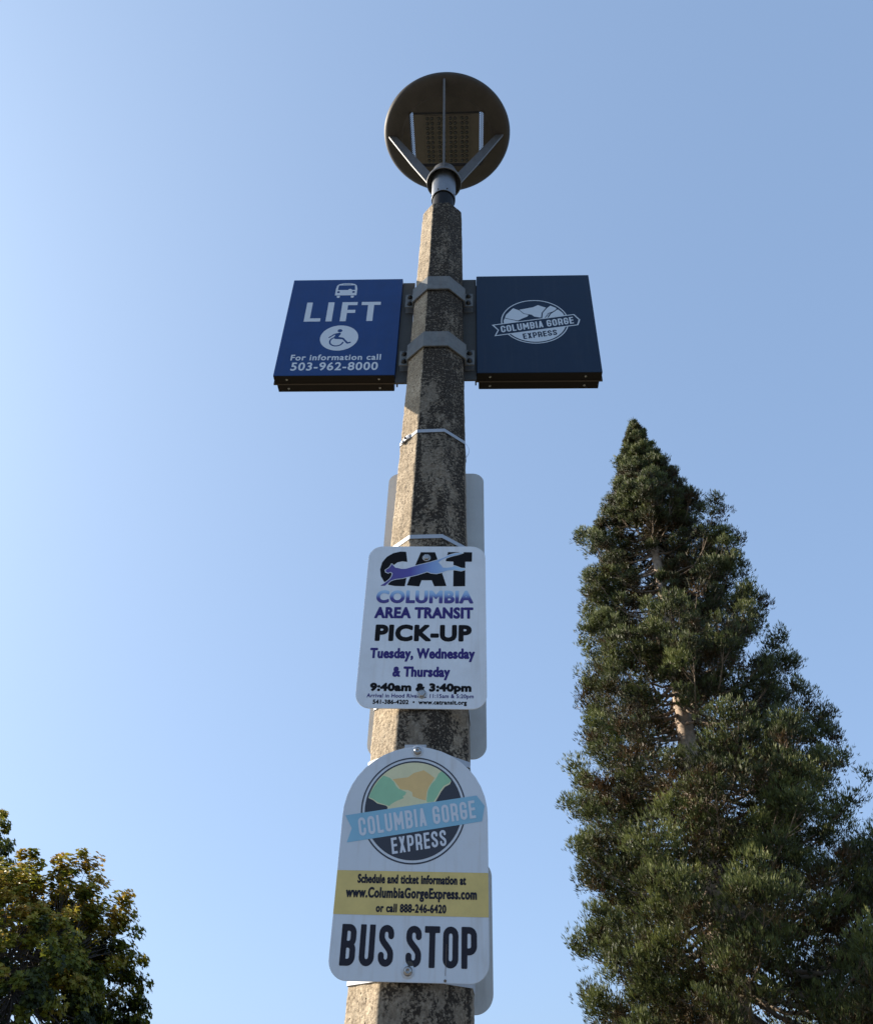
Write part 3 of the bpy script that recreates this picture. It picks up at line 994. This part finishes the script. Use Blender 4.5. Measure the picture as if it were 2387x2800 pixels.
def cat_print():
    L = CD - .0004
    pr = Print(-.13, 2.685, .13, 2.815, .0011)
    cat = pr.poly(DATA['c_cat'])
    F = np.maximum(np.maximum(pr.poly(DATA['c_C']), pr.poly(DATA['c_A'])), pr.poly(DATA['c_T']))
    F = np.minimum(F, -(cat + .0021))
    spart('lettering', pr.mesh(F, on(L), 'lettering'), M_black, catsign)
    g = gradient_mat('cat_blend', [(0, (.075, .05, .24)), (.35, (.085, .07, .33)), (.62, (.22, .34, .62)), (1, (.42, .62, .80))], 'X', -.11, .09)
    spart('cat_emblem', pr.mesh(cat, on(L), 'cat_emblem'), g, catsign)
    g2 = gradient_mat('columbia_blend', [(0, (.05, .032, .19)), (.38, (.06, .05, .26)), (.66, (.25, .40, .66)), (1, (.42, .62, .80))], 'Z', DATA['r_col'][1] - 2.5965, DATA['r_col'][3] - 2.5965)
    for key, body, m, w in (('r_col', 'COLUMBIA', g2, .0024), ('r_area', 'AREA TRANSIT', M_blueink, .0020), ('r_pick', 'PICK-UP', M_black, .0032),
                            ('r_tue', 'Tuesday, Wednesday', M_blueink, .0016), ('r_thu', '& Thursday', M_blueink, .0016),
                            ('r_t940', '9:40am & 3:40pm', M_black, .0019), ('r_arr', 'Arrival in Hood River at: 11:15am & 5:20pm', M_blueink, .0003),
                            ('r_tel', '541-386-4202  \u2022  www.catransit.org', M_black, .0006)):
        rc = DATA[key]
        p = Print(*rc, .0007 if key in ('r_arr', 'r_tel') else .0009)
        spart('lettering', p.mesh(p.text(body, rc, w, 1.08), on(L), 'lettering'), m, catsign)
    for s, z in DATA['c_bolts']:
        me = bolt_mesh('hex', .0086, .0112)
        me.transform(Matrix.Translation((s, CD, z)))
        spart('bolt', me, M_bolt, catsign)


# ------------------------------------------------------------------ bus stop sign
BD = -.140
bus = sthing('bus_stop_sign', 'arched white BUS STOP sign with yellow band and round gorge emblem', 'sign', .001, BD, 2.045, 'signs strapped to the post')


def bus_print():
    x0, x1 = -.1515, .1525
    top = [(-.1515, 2.118), (-.1503, 2.140), (-.1458, 2.162), (-.1375, 2.184), (-.1262, 2.2035), (-.1115, 2.2215), (-.0935, 2.2372), (-.0735, 2.2500),
           (-.0510, 2.2600), (-.0260, 2.2668), (.0005, 2.2700)]
    top = top + [(.001 - x, z) for x, z in reversed(top[:-1])]
    pts = [(x, z) for x, z in reversed(top)]
    low = rrect(x0, 1.8175, x1, 2.118, .036, 10)[22 - 2:]
    low = [q for q in rrect(x0, 1.8175, x1, 2.2, .036, 10) if q[1] < 1.86]
    outline = pts + low
    spart('panel', prism(outline, BD, BD + .003, 'panel', .0006), M_white2, bus)
    L = BD - .0004
    cx, cz = -.0033, 2.1347
    C = dict(sky=(.70, .66, .40), green=(.30, .55, .33), orange=(.74, .50, .20), dark=(.032, .036, .050))
    mats = {k: mat('print_' + k, c, .5, vary=.08, vscale=25) for k, c in C.items()}
    p = Print(-.12, 2.015, .115, 2.255, .0010)
    r = np.hypot(p.X - cx, p.Z - cz)
    ban = p.poly([(-.1455, 2.1191), (.1295, 2.1647), (.1462, 2.1434), (.1405, 2.1115), (-.1375, 2.0646), (-.1295, 2.093)])
    bl = (2.1191 + (2.1647 - 2.1191) / (.1295 + .1455) * (p.X + .1455)) - p.Z       # below the banner's upper edge
    disc = .0990 - r
    col = {}
    col['green'] = np.maximum(p.poly(DATA['b_green']), p.poly(DATA['b_green2']))
    col['orange'] = p.poly(DATA['b_orange'])
    col['dark'] = np.maximum(p.poly([(-.1100, 2.1700)] + DATA['b_dark1'][:6] + [(-.06, 2.10), (-.13, 2.09)]), p.poly([(.0760, 2.1970), (.105, 2.200), (.12, 2.15), (.0400, 2.1400), (.0415, 2.1483)] + DATA['b_dark2'][5:]))
    low = np.minimum(bl, disc + .0035)
    col['dark'] = np.maximum(np.minimum(np.minimum(col['dark'], disc), -bl), low)
    rings = np.maximum(np.minimum(.1104 - r, r - .1074), np.minimum(.1024 - r, r - .0992))
    col['dark'] = np.maximum(col['dark'], rings)
    col['green'] = np.minimum(np.minimum(col['green'], disc), -bl)
    col['orange'] = np.minimum(np.minimum(col['orange'], disc), -bl)
    skyf = np.minimum(disc, -bl)
    for k in ('green', 'orange', 'dark'):
        skyf = np.minimum(skyf, -col[k])
    col['green'] = np.minimum(col['green'], -col['dark'])
    col['sky'] = skyf
    for k in ('sky', 'green', 'green ', 'orange', 'dark'):
        F = np.minimum(col[k.strip()], -ban)
        if k[:5] == 'green':
            F = np.minimum(F, (p.X - .01) * (-1 if k == 'green' else 1))
            k = 'green'
        spart('emblem', p.mesh(F, on(L), 'emblem'), mats[k], bus)
    p = Print(-.15, 2.06, .15, 2.17, .0012)
    ban = p.poly([(-.1455, 2.1191), (.1295, 2.1647), (.1462, 2.1434), (.1405, 2.1115), (-.1375, 2.0646), (-.1295, 2.093)])
    spart('banner', p.mesh(ban, on(L), 'banner'), mat('print_light_blue', (.24, .47, .60), .5, vary=.06, vscale=20), bus)
    mw = mat('print_white', (.60, .63, .68), .5)
    spart('lettering', condensed('COLUMBIA GORGE', DATA['b_CG'], t=.155, w=.45, gap=.13, space=.30, fn=on(L - .0004)), mw, bus)
    spart('lettering', condensed('EXPRESS', DATA['b_EX'], t=.155, w=.45, gap=.13, fn=on(L - .0004)), mw, bus)
    p = Print(-.152, 1.929, .153, 2.012, .0011)
    spart('yellow_band', p.mesh(p.rect(-.1512, 1.9305, .1522, 2.0112), on(L), 'yellow_band'), mat('print_yellow', (.66, .50, .17), .5, vary=.12, vscale=18), bus)
    for key, body, w in (('r_sch', 'Schedule and ticket information at', .0009), ('r_www', 'www.ColumbiaGorgeExpress.com', .0010), ('r_call', 'or call 888-246-6420', .0008)):
        rc = DATA[key]
        p = Print(*rc, .0007)
        spart('lettering', p.mesh(p.text(body, rc, w, 1.12), on(L - .0004), 'lettering'), M_ink, bus)
    spart('lettering', condensed('BUS', [(-.1308, 1.9135), (-.0296, 1.9135), (-.0296, 1.8422), (-.1308, 1.8422)], t=.165, w=.43, gap=.115, fn=on(L)), M_ink, bus)
    spart('lettering', condensed('STOP', [(-.0060, 1.9130), (.1290, 1.9130), (.1290, 1.8420), (-.0060, 1.8420)], t=.165, w=.43, gap=.085, wide={'T': .43}, fn=on(L)), M_ink, bus)
    # scuffs and a running stain
    p = Print(.055, 1.815, .085, 1.885, .0010)
    st = np.maximum(p.stroke([(.0715, 1.8820), (.0708, 1.8600), (.0700, 1.8300)], .0011), p.circle(.0698, 1.8215, .0026))
    spart('stain', p.mesh(st, on(L - .0008), 'stain'), mat('rust_stain', (.16, .12, .09), .8, vary=.3, vscale=120), bus)
    p = Print(-.006, 1.840, .02, 1.860, .0008)
    st = p.poly([(-.004, 1.8505), (.000, 1.8530), (.006, 1.8520), (.011, 1.8455), (.005, 1.8440), (.000, 1.8445)])
    spart('stain', p.mesh(st, on(L - .0008), 'stain'), mat('grime', (.06, .055, .05), .8, vary=.3, vscale=120), bus)
    for s, z in DATA['b_bolts']:
        w = lathe([(.0001, .0010), (.0125, .0010), (.0132, 0)], 28, axis='Y'); w.transform(Matrix.Translation((s, BD, z)))
        spart('washer', w, mat('nylon_washer', (.50, .53, .56), .3), bus)
        me = bolt_mesh('button', .0082, .0088)
        me.transform(Matrix.Translation((s, BD - .001, z)))
        spart('bolt', me, M_bolt, bus)


cat_print()
bus_print()

# ------------------------------------------------------------------ two signs facing the other way
b1 = sthing('sign_back', 'tall narrow grey metal sign seen from behind, at both sides of the pick-up sign', 'sign', .005, .120, 2.815, 'sign backs behind the post')
spart('panel', prism(rrect(-.1475, 2.3410, .1572, 3.2855, .036, 10), .120, .123, 'panel', .0006), M_alu, b1)
b2 = sthing('sign_back', 'small square grey sign back behind the lower right of the bus stop sign', 'sign', .012, .140, 1.950, 'sign backs behind the post')
spart('panel', prism(rrect(-.1400, 1.7965, .1655, 2.1100, .040, 10), .140, .143, 'panel', .0006), M_alu, b2)


# ------------------------------------------------------------------ steel straps round the post
def strap(z, h, label, buckle=None, tail=None, bracket=None, yaw=POLE_YAW, off=.0012):
    t = thing('steel_strap', label, 'strap', (PX, PY, z), -R(yaw), 'steel straps round the post')
    a = [oct_path(z, off)[k] for k in range(8)]
    link('band', ribbon(a, -h / 2, h / 2, .0009, True), M_strap, t)
    if buckle is not None:
        # buckle lies on the left front face
        A, B = np.array(a[7]), np.array(a[0])          # face 7 is the left front one
        d = (B - A) / np.linalg.norm(B - A); nrm = np.array([d[1], -d[0]])
        p = A + (B - A) * buckle
        ang = math.atan2(d[1], d[0])
        parts = [box(-.012, .012, -.0065, -.0012, -h * .62, h * .62, 'buckle', .001), box(.013, .0165, -.0045, -.0010, -h * .68, h * .68, 'buckle', .0006)]
        o = link('buckle', join('buckle', parts), M_strap, t)
        o.location = (p[0], p[1], 0); o.rotation_euler = (0, 0, ang)
        s_ = lathe([(.0001, .0115), (.0030, .0108), (.0038, .0085), (.0038, .0060)], 10, axis='Y')
        o2 = link('buckle_screw', s_, M_darkbolt, o)
        ear = box(-.019, -.011, -.009, -.0012, -h * .9, -h * .1, 'buckle_ear', .0012)
        link('buckle_ear', ear, M_strap, o)
    if tail:
        A = np.array(a[2])
        pts = [A + np.array([.0008, 0]) + np.array([.012 * math.sin(math.pi * u) * (1 if tail > 0 else -1), .004 * u]) for u in np.linspace(0, 1, 12)]
        v, f = [], []
        for i, p in enumerate(pts):
            zz = -.002 - .060 * i / 11
            v += [(p[0], p[1] - .0012, zz), (p[0] + .0009, p[1] + .0012, zz), (p[0] + .0012, p[1] - .0008, zz)]
        for i in range(11):
            for j in range(3):
                f.append((3 * i + j, 3 * i + (j + 1) % 3, 3 * i + 3 + (j + 1) % 3, 3 * i + 3 + j))
        link('loose_end', pymesh('loose_end', v, f), M_strap, t)
    if bracket:
        w, d0, zz = bracket
        ap = across(z) / 2 + off + .001
        link('sign_bracket', prism([(-w, zz), (w, zz), (w, zz + .022), (-w, zz + .022)], -ap - d0, -ap - d0 + .0025, 'sign_bracket', .0004), M_strap, t)
        link('bracket_leg', join('bracket_leg', [box(-w, -w + .0022, -ap - d0 + .003, -ap, zz, zz + .022), box(w - .0022, w, -ap - d0 + .003, -ap, zz, zz + .022)]), M_strap, t)
    return t


strap(3.267, .0125, 'thin steel strap with a buckle, topmost on the post, below the blue signs', buckle=.42, tail=1)
strap(2.868, .0125, 'thin steel strap just above the white pick-up sign')
strap(2.785, .0125, 'steel strap hidden behind the upper bolt of the pick-up sign', bracket=(.016, .006, -.010))
strap(2.4035, .0130, 'steel strap showing just under the lower edge of the pick-up sign', buckle=.8, bracket=(.016, .0005, -.010))
strap(2.262, .0130, 'steel strap behind the arched top of the bus stop sign', bracket=(.024, .014, -.006))
strap(1.834, .0260, 'wide steel strap under the lower edge of the bus stop sign', bracket=(.024, .0125, -.014))


# ------------------------------------------------------------------ trees
def leaf_mat(name, stops, rough=.55, trans=.35):
    """colour picked per leaf clump from the attribute 'tint'"""
    m = bpy.data.materials.new(name); m.use_nodes = True
    t = m.node_tree
    b = t.nodes['Principled BSDF']
    at = t.nodes.new('ShaderNodeAttribute'); at.attribute_name = 'tint'
    cr = t.nodes.new('ShaderNodeValToRGB')
    e = cr.color_ramp.elements
    e[0].position, e[0].color = stops[0][0], (*stops[0][1], 1)
    e[1].position, e[1].color = stops[-1][0], (*stops[-1][1], 1)
    for p, c in stops[1:-1]:
        q = e.new(p); q.color = (*c, 1)
    t.links.new(at.outputs['Fac'], cr.inputs[0])
    t.links.new(cr.outputs[0], b.inputs['Base Color'])
    b.inputs['Roughness'].default_value = rough
    b.inputs['Specular IOR Level'].default_value = .35
    tr = t.nodes.new('ShaderNodeBsdfTranslucent')
    t.links.new(cr.outputs[0], tr.inputs['Color'])
    mx = t.nodes.new('ShaderNodeMixShader'); mx.inputs[0].default_value = trans
    t.links.new(b.outputs[0], mx.inputs[1]); t.links.new(tr.outputs[0], mx.inputs[2])
    t.links.new(mx.outputs[0], t.nodes['Material Output'].inputs['Surface'])
    return m


def limb(path, r0, r1, n=6):
    """tapered tube along a list of points -> verts, quads"""
    P = np.array(path, float)
    m = len(P)
    T = np.gradient(P, axis=0); T /= np.linalg.norm(T, axis=1)[:, None] + 1e-9
    up = np.array([.13, .27, 1.0]); 
    if abs(T[0] @ up / np.linalg.norm(up)) > .9: up = np.array([1., .2, 0])
    U = np.cross(T, up); U /= np.linalg.norm(U, axis=1)[:, None] + 1e-9
    Wv = np.cross(T, U)
    rr = np.linspace(r0, r1, m)
    a = np.linspace(0, 2 * math.pi, n, endpoint=False)
    V = P[:, None, :] + rr[:, None, None] * (np.cos(a)[None, :, None] * U[:, None, :] + np.sin(a)[None, :, None] * Wv[:, None, :])
    idx = np.arange(m * n).reshape(m, n)
    q = np.stack([idx[:-1], np.roll(idx[:-1], -1, 1), np.roll(idx[1:], -1, 1), idx[1:]], -1).reshape(-1, 4)
    return V.reshape(-1, 3), q


def merge(parts):
    v, q, k = [], [], 0
    for a, b in parts:
        v.append(a); q.append(b + k); k += len(a)
    return np.concatenate(v), np.concatenate(q)


def unit(v):
    return v / (np.linalg.norm(v, axis=-1, keepdims=True) + 1e-9)


def sprays(centres, dirs, tint, length, width, blades, spread, g):
    """tufts of narrow pointed twigs: each blade is a kite of two triangles"""
    n = len(centres)
    N = n * blades
    c = np.repeat(centres, blades, 0); d = np.repeat(dirs, blades, 0); t = np.repeat(tint, blades)
    d = unit(d + g.normal(0, spread, (N, 3)))
    side = unit(np.cross(d, g.normal(0, 1, (N, 3))))
    L = length * g.uniform(.55, 1.25, N)[:, None]
    Wd = width * g.uniform(.7, 1.3, N)[:, None]
    base = c + g.normal(0, length * .22, (N, 3))
    mid = base + d * L * .55
    tip = base + d * L + np.array([0, 0, 1.0]) * L * .12
    V = np.stack([base, mid + side * Wd, tip, mid - side * Wd], 1).reshape(-1, 3)
    idx = np.arange(N * 4).reshape(N, 4)
    return V, idx, np.repeat(t, 4)


def conifer():
    g = np.random.default_rng(11)
    cx, cy, top = 8.10, 24.0, 25.22
    th = thing('conifer_tree', 'tall pointed evergreen tree with pale trunk showing through its branches, right of the post', 'tree', (cx, cy, 0))
    zk = [0, 1.5, 3, 5, 8, 10, 12.5, 14.5, 16.6, 18.2, 19.4, 20.6, 22.4, 23.6, 24.6, 25.35]
    rk = [4.0, 4.3, 4.45, 4.5, 4.35, 4.05, 3.55, 3.00, 2.75, 2.50, 1.95, 1.35, .80, .48, .22, .03]
    def rad(z, az):
        return np.interp(z, zk, rk) * (1 + np.interp(z, [8, 13, 17], [.19, .10, .03]) * np.cos(az)) * (1 + .035 * np.sin(3 * az + z * 1.3) + .05 * np.sin(7 * az - z * 2.1))
    zz = np.linspace(-.1, top - .15, 60)
    path = np.stack([.06 * np.sin(zz * .5), .05 * np.cos(zz * .37), zz], 1)
    tv, tq = limb(path, .50, .03, 14)
    tv[:, :2] += .03 * (vnoise(tv * np.array([1, 1, .15]), .06, 2)[:, None] - .5)
    bark = mat('conifer_bark', (.46, .35, .26), .85, vary=.5, vscale=8, bump=.8, bscale=30)
    link('trunk', trimesh('trunk', tv, tq, True), bark, th)
    br, twigs = [], []
    hc, hd, hs, ht, hl = [], [], [], [], []
    ic, isz = [], []
    z = 1.2
    prev = 0
    while z < top - .35:
        f = z / top
        prev += g.uniform(1.6, 2.9)                      # limbs wind round the trunk
        az = prev
        # open windows on the street side, where storms have thinned the limbs
        toward = math.cos(az + R(108))
        thin = (14.9 < z < 19.2 and toward > .60) or (10.6 < z < 12.2 and toward > .75)
        R_ = rad(z, az) * g.uniform(.86, 1.03)
        if thin:
            R_ *= g.uniform(.3, .6)
            if g.uniform() < .82:
                z += g.uniform(.03, .07); continue
        rise = R_ * (.06 + .80 * f ** 2)
        n = 10
        u = np.linspace(0, 1, n)
        dirh = np.array([math.cos(az), math.sin(az), 0])
        lat = np.array([-math.sin(az), math.cos(az), 0])
        sway = lat * R_ * .10 * g.normal()
        p = np.array([0, 0, z])[None] + dirh[None] * (R_ * u)[:, None] + sway[None] * (u ** 2)[:, None]
        p[:, 2] += -R_ * .20 * np.sin(u * math.pi) + rise * u ** 2.2 - rise * .2
        p[1:-1] += g.normal(0, .03, (n - 2, 3))
        br.append(limb(p, .016 + .014 * R_, .006, 5))
        def at(uu):
            j = uu * (n - 1); i0 = min(int(j), n - 2)
            return p[i0] * (1 - (j - i0)) + p[i0 + 1] * (j - i0)
        base = g.normal(0, .16)
        tip = unit(p[-1] - p[-3])
        nh = 2 + int(round(1.9 * R_))
        for k in range(nh):
            if k == 0:
                u0, off = 1.0, np.zeros(3)
            else:
                u0 = 1 - g.uniform(0, 1) ** 1.15 * (.50 if R_ > 1.2 else .8)
                off = lat * g.choice([-1, 1]) * R_ * g.uniform(.05, .20) * (1.25 - .6 * u0) + np.array([0, 0, g.normal(0, .10)]) + dirh * g.uniform(0, .12)
            q = at(u0) if u0 < 1 else p[-1]
            c = q + off
            if k:
                s0 = at(max(0, u0 - .12))
                br.append(limb(np.array([s0, s0 * .5 + c * .5 + np.array([0, 0, -.05]), c]), .011, .004, 4))
            hc.append(c); hd.append(unit(tip * .7 + np.array([0, 0, .8]) + off * .4))
            hs.append((.07 + .12 * R_ if R_ < .95 else .12 + .058 * R_) * g.uniform(.75, 1.3)); ht.append(base + g.normal(0, .10)); hl.append(u0)
        # shaded, half dead foliage nearer the trunk
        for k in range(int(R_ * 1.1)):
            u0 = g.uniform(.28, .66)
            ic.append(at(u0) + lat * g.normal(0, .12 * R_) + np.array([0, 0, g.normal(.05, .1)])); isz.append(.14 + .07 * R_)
        # bare inner twigs
        for k in range(int(2 + R_)):
            u0 = g.uniform(.15, .75); q = at(u0)
            d = unit(lat * g.normal() + dirh * .5 + np.array([0, 0, g.normal(-.1, .5)])) * g.uniform(.15, .5)
            twigs.append(limb(np.array([q, q + d * .5, q + d + [0, 0, .05]]), .006, .002, 3))
        z += g.uniform(.038, .072) * (2.2 if z < 2.4 else 1.0 if z < 16 else .62 if z < 22.3 else .95)
    bv, bq = merge(br)
    limb_m = mat('conifer_limb', (.24, .18, .13), .85, vary=.3, vscale=5)
    link('branches', trimesh('branches', bv, bq, True), limb_m, th)
    tv2, tq2 = merge(twigs)
    o = link('twigs', trimesh('twigs', tv2, tq2), limb_m, th); o['kind'] = 'stuff'
    C, D, Z, T = map(np.array, (hc, hd, hs, ht))
    n = len(C)
    print('conifer heads', n)
    outV, outQ, outT, k = [], [], [], 0
    # each head: a dark dense heart, then a skin of fine upturned cords gathered in small brushes
    def emit(pts, dd, tt, L, Wd, bl, sp):
        nonlocal k
        V, Q, t_ = sprays(pts, dd, tt, L, Wd, bl, sp, g)
        outV.append(V); outQ.append(Q + k); outT.append(t_); k += len(V)
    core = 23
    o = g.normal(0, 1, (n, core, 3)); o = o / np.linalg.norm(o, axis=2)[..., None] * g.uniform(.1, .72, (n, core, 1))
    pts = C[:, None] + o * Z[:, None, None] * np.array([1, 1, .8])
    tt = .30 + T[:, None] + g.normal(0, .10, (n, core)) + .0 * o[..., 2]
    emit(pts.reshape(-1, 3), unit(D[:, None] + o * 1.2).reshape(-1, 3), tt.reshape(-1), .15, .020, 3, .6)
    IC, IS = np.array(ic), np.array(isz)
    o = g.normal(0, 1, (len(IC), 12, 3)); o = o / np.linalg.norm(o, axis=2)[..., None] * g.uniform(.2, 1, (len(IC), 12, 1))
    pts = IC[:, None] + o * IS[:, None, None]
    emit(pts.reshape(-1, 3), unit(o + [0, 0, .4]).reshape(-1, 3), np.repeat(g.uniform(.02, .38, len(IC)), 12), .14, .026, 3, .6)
    # brushes on the surface of the head, drawn towards its growing side
    nb = 31
    o = g.normal(0, 1, (n, nb, 3)) + D[:, None] * .75
    o = o / np.linalg.norm(o, axis=2)[..., None]
    lobes = 1 + .28 * np.sin(o[..., 0] * 5 + C[:, None, 0] * 9) * np.sin(o[..., 1] * 5 + C[:, None, 1] * 9) + g.normal(0, .10, (n, nb))
    pts = C[:, None] + o * (Z[:, None] * lobes)[..., None] * np.array([1, 1, .85])
    dd = unit(o * .70 + D[:, None] * .6 + np.array([0, 0, .45]))
    up = (o * D[:, None]).sum(-1)
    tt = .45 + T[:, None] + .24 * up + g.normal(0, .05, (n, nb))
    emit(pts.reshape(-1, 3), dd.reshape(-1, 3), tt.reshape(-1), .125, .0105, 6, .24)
    # leader
    m = 700
    zt = top + .12 - g.uniform(0, 1, m) ** .9 * 1.8; at_ = g.uniform(0, 6.283, m); rt = rad(np.minimum(zt, top), at_) * g.uniform(.0, .8, m)
    lead = np.stack([rt * np.cos(at_), rt * np.sin(at_), zt], 1)
    emit(lead, unit(np.stack([np.cos(at_) * .7, np.sin(at_) * .7, np.ones(m)], 1)), g.normal(.58, .1, m), .19, .012, 6, .30)
    V, Q, T_ = np.concatenate(outV), np.concatenate(outQ), np.concatenate(outT)
    me = trimesh('crown', V, Q)
    a = me.attributes.new('tint', 'FLOAT', 'POINT'); a.data.foreach_set('value', np.clip(T_, 0, 1).astype(np.float32))
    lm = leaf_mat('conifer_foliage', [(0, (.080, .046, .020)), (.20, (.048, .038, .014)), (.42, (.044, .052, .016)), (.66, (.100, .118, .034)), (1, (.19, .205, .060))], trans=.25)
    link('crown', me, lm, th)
    return len(Q) * 2


print('conifer tris', conifer())


def star_leaves(pts, nrm, tint, size, g):
    """five lobed leaves, slightly folded: a fan of eight triangles"""
    n = len(pts)
    t1 = unit(np.cross(nrm, g.normal(0, 1, (n, 3))))
    t2 = np.cross(nrm, t1)
    ang = np.radians([90, 62, 38, 12, -20, -90, 200, 168, 142, 118])
    rr = np.array([1.0, .50, .88, .42, .62, .28, .62, .42, .88, .50])
    s = size * g.uniform(.65, 1.25, n)
    x = rr * np.cos(ang); y = rr * np.sin(ang)
    fold = -.25 * np.abs(x)
    V = pts[:, None] + s[:, None, None] * (x[None, :, None] * t1[:, None] + y[None, :, None] * t2[:, None] + fold[None, :, None] * nrm[:, None])
    V = V.reshape(-1, 3)
    k = len(ang)
    base = np.arange(n)[:, None] * k
    tri = np.array([(5, 6, 4), (4, 6, 7), (4, 7, 3), (3, 7, 8), (3, 8, 2), (2, 8, 9), (2, 9, 1), (1, 9, 0)])
    return V, (base[:, :, None] + tri[None]).reshape(-1, 3), np.repeat(tint, k)


M_mbark = mat('maple_bark', (.12, .10, .085), .9, vary=.3, vscale=6, bump=.5, bscale=20)
M_maple = leaf_mat('maple_foliage', [(0, (.020, .030, .008)), (.35, (.042, .056, .010)), (.6, (.20, .21, .022)), (.82, (.38, .31, .035)), (1, (.44, .28, .05))], rough=.45, trans=.42)


def maple(cx, cy, cz, rx, ry, rz, label, seed, n_clump, per, leaf, group='leafy trees at the lower left', warm=.0):
    g = np.random.default_rng(seed)
    th = thing('maple_tree', label, 'tree', (cx, cy, 0), 0, group)
    trunk_top = cz - rz * .35
    path = [(0, 0, -.15), (.05, .02, trunk_top * .5), (-.03, .05, trunk_top)]
    tv = [limb(path, .19, .13, 10)]
    br, C, T, O = [], [], [], []
    fork = np.array([-.03, .05, trunk_top])
    heads = []
    for i in range(16):
        a = 2 * math.pi * i / 16 + g.uniform(-.25, .25); e = g.uniform(-.1, 1.2)
        hd = np.array([math.cos(a) * math.cos(e) * rx, math.sin(a) * math.cos(e) * ry, cz + math.sin(e) * rz]) * np.array([.75, .75, 1])
        midp = fork * .5 + hd * .5 + np.array([0, 0, -.15])
        br.append(limb([fork - [0, 0, g.uniform(0, .6)], midp, hd], .055, .012, 6)); heads.append((midp, hd))
    for i in range(n_clump):
        a = g.uniform(0, 2 * math.pi); s_ = g.uniform(-.75, 1); e = math.asin(s_)
        lump = 1 + .09 * math.sin(3 * a + seed) * math.cos(2 * e) + .10 * math.sin(5 * a + 4 * e + seed) + .06 * math.sin(9 * a - 7 * e)
        rad_ = g.uniform(.55, 1.0) ** .45 * lump
        c = np.array([math.cos(a) * math.cos(e) * rx, math.sin(a) * math.cos(e) * ry, math.sin(e) * rz]) * rad_ + np.array([0, 0, cz])
        hd = heads[int(g.integers(len(heads)))] if g.uniform() < .15 else min(heads, key=lambda h: np.linalg.norm(h[1] - c))
        st = hd[0] * .4 + hd[1] * .6
        br.append(limb([st, st * .45 + c * .55 + g.normal(0, .06, 3), c], .012, .003, 4))
        outer = rad_ / lump
        C.append(c); O.append(unit(c - np.array([0, 0, cz - .4])))
        # sunlit top painted lighter and shaded inside darker, over an autumn tinge
        T.append(.22 + warm + .62 * max(0, math.sin(e + .22)) * (outer > .78) + g.normal(0, .15))
    bv, bq = merge(br)
    link('trunk', trimesh('trunk', *merge(tv), True), M_mbark, th)
    link('branches', trimesh('branches', bv, bq, True), M_mbark, th)
    C, T, O = map(np.array, (C, T, O))
    n = len(C)
    o = g.normal(0, 1, (n, per, 3)); o = o / np.linalg.norm(o, axis=2)[..., None] * g.uniform(.2, 1, (n, per, 1)) ** .6
    szc = g.uniform(.13, .25, n)
    pts = C[:, None] + o * szc[:, None, None] * np.array([1, 1, .8])
    nr = unit(O[:, None] * 1.1 + np.array([0, 0, .45]) + o * .45 + g.normal(0, .42, (n, per, 3)))
    tt = T[:, None] + g.normal(0, .10, (n, per)) + .07 * o[..., 2]
    V, F, t_ = star_leaves(pts.reshape(-1, 3), nr.reshape(-1, 3), tt.reshape(-1), leaf, g)
    me = trimesh('crown', V, F)
    a = me.attributes.new('tint', 'FLOAT', 'POINT'); a.data.foreach_set('value', np.clip(t_, 0, 1).astype(np.float32))
    link('crown', me, M_maple, th)
    return len(F)


print('maple', maple(-7.85, 17.0, 2.85, 2.70, 2.5, 2.70, 'round leafy maple tree tinged yellow, with sunlight painted into its top, lower left', 5, 1300, 60, .074))
print('maple2', maple(-14.95, 24.0, 7.3, 3.0, 2.6, 2.5, 'taller leafy tree cut by the left edge, behind the round maple', 8, 320, 50, .092))
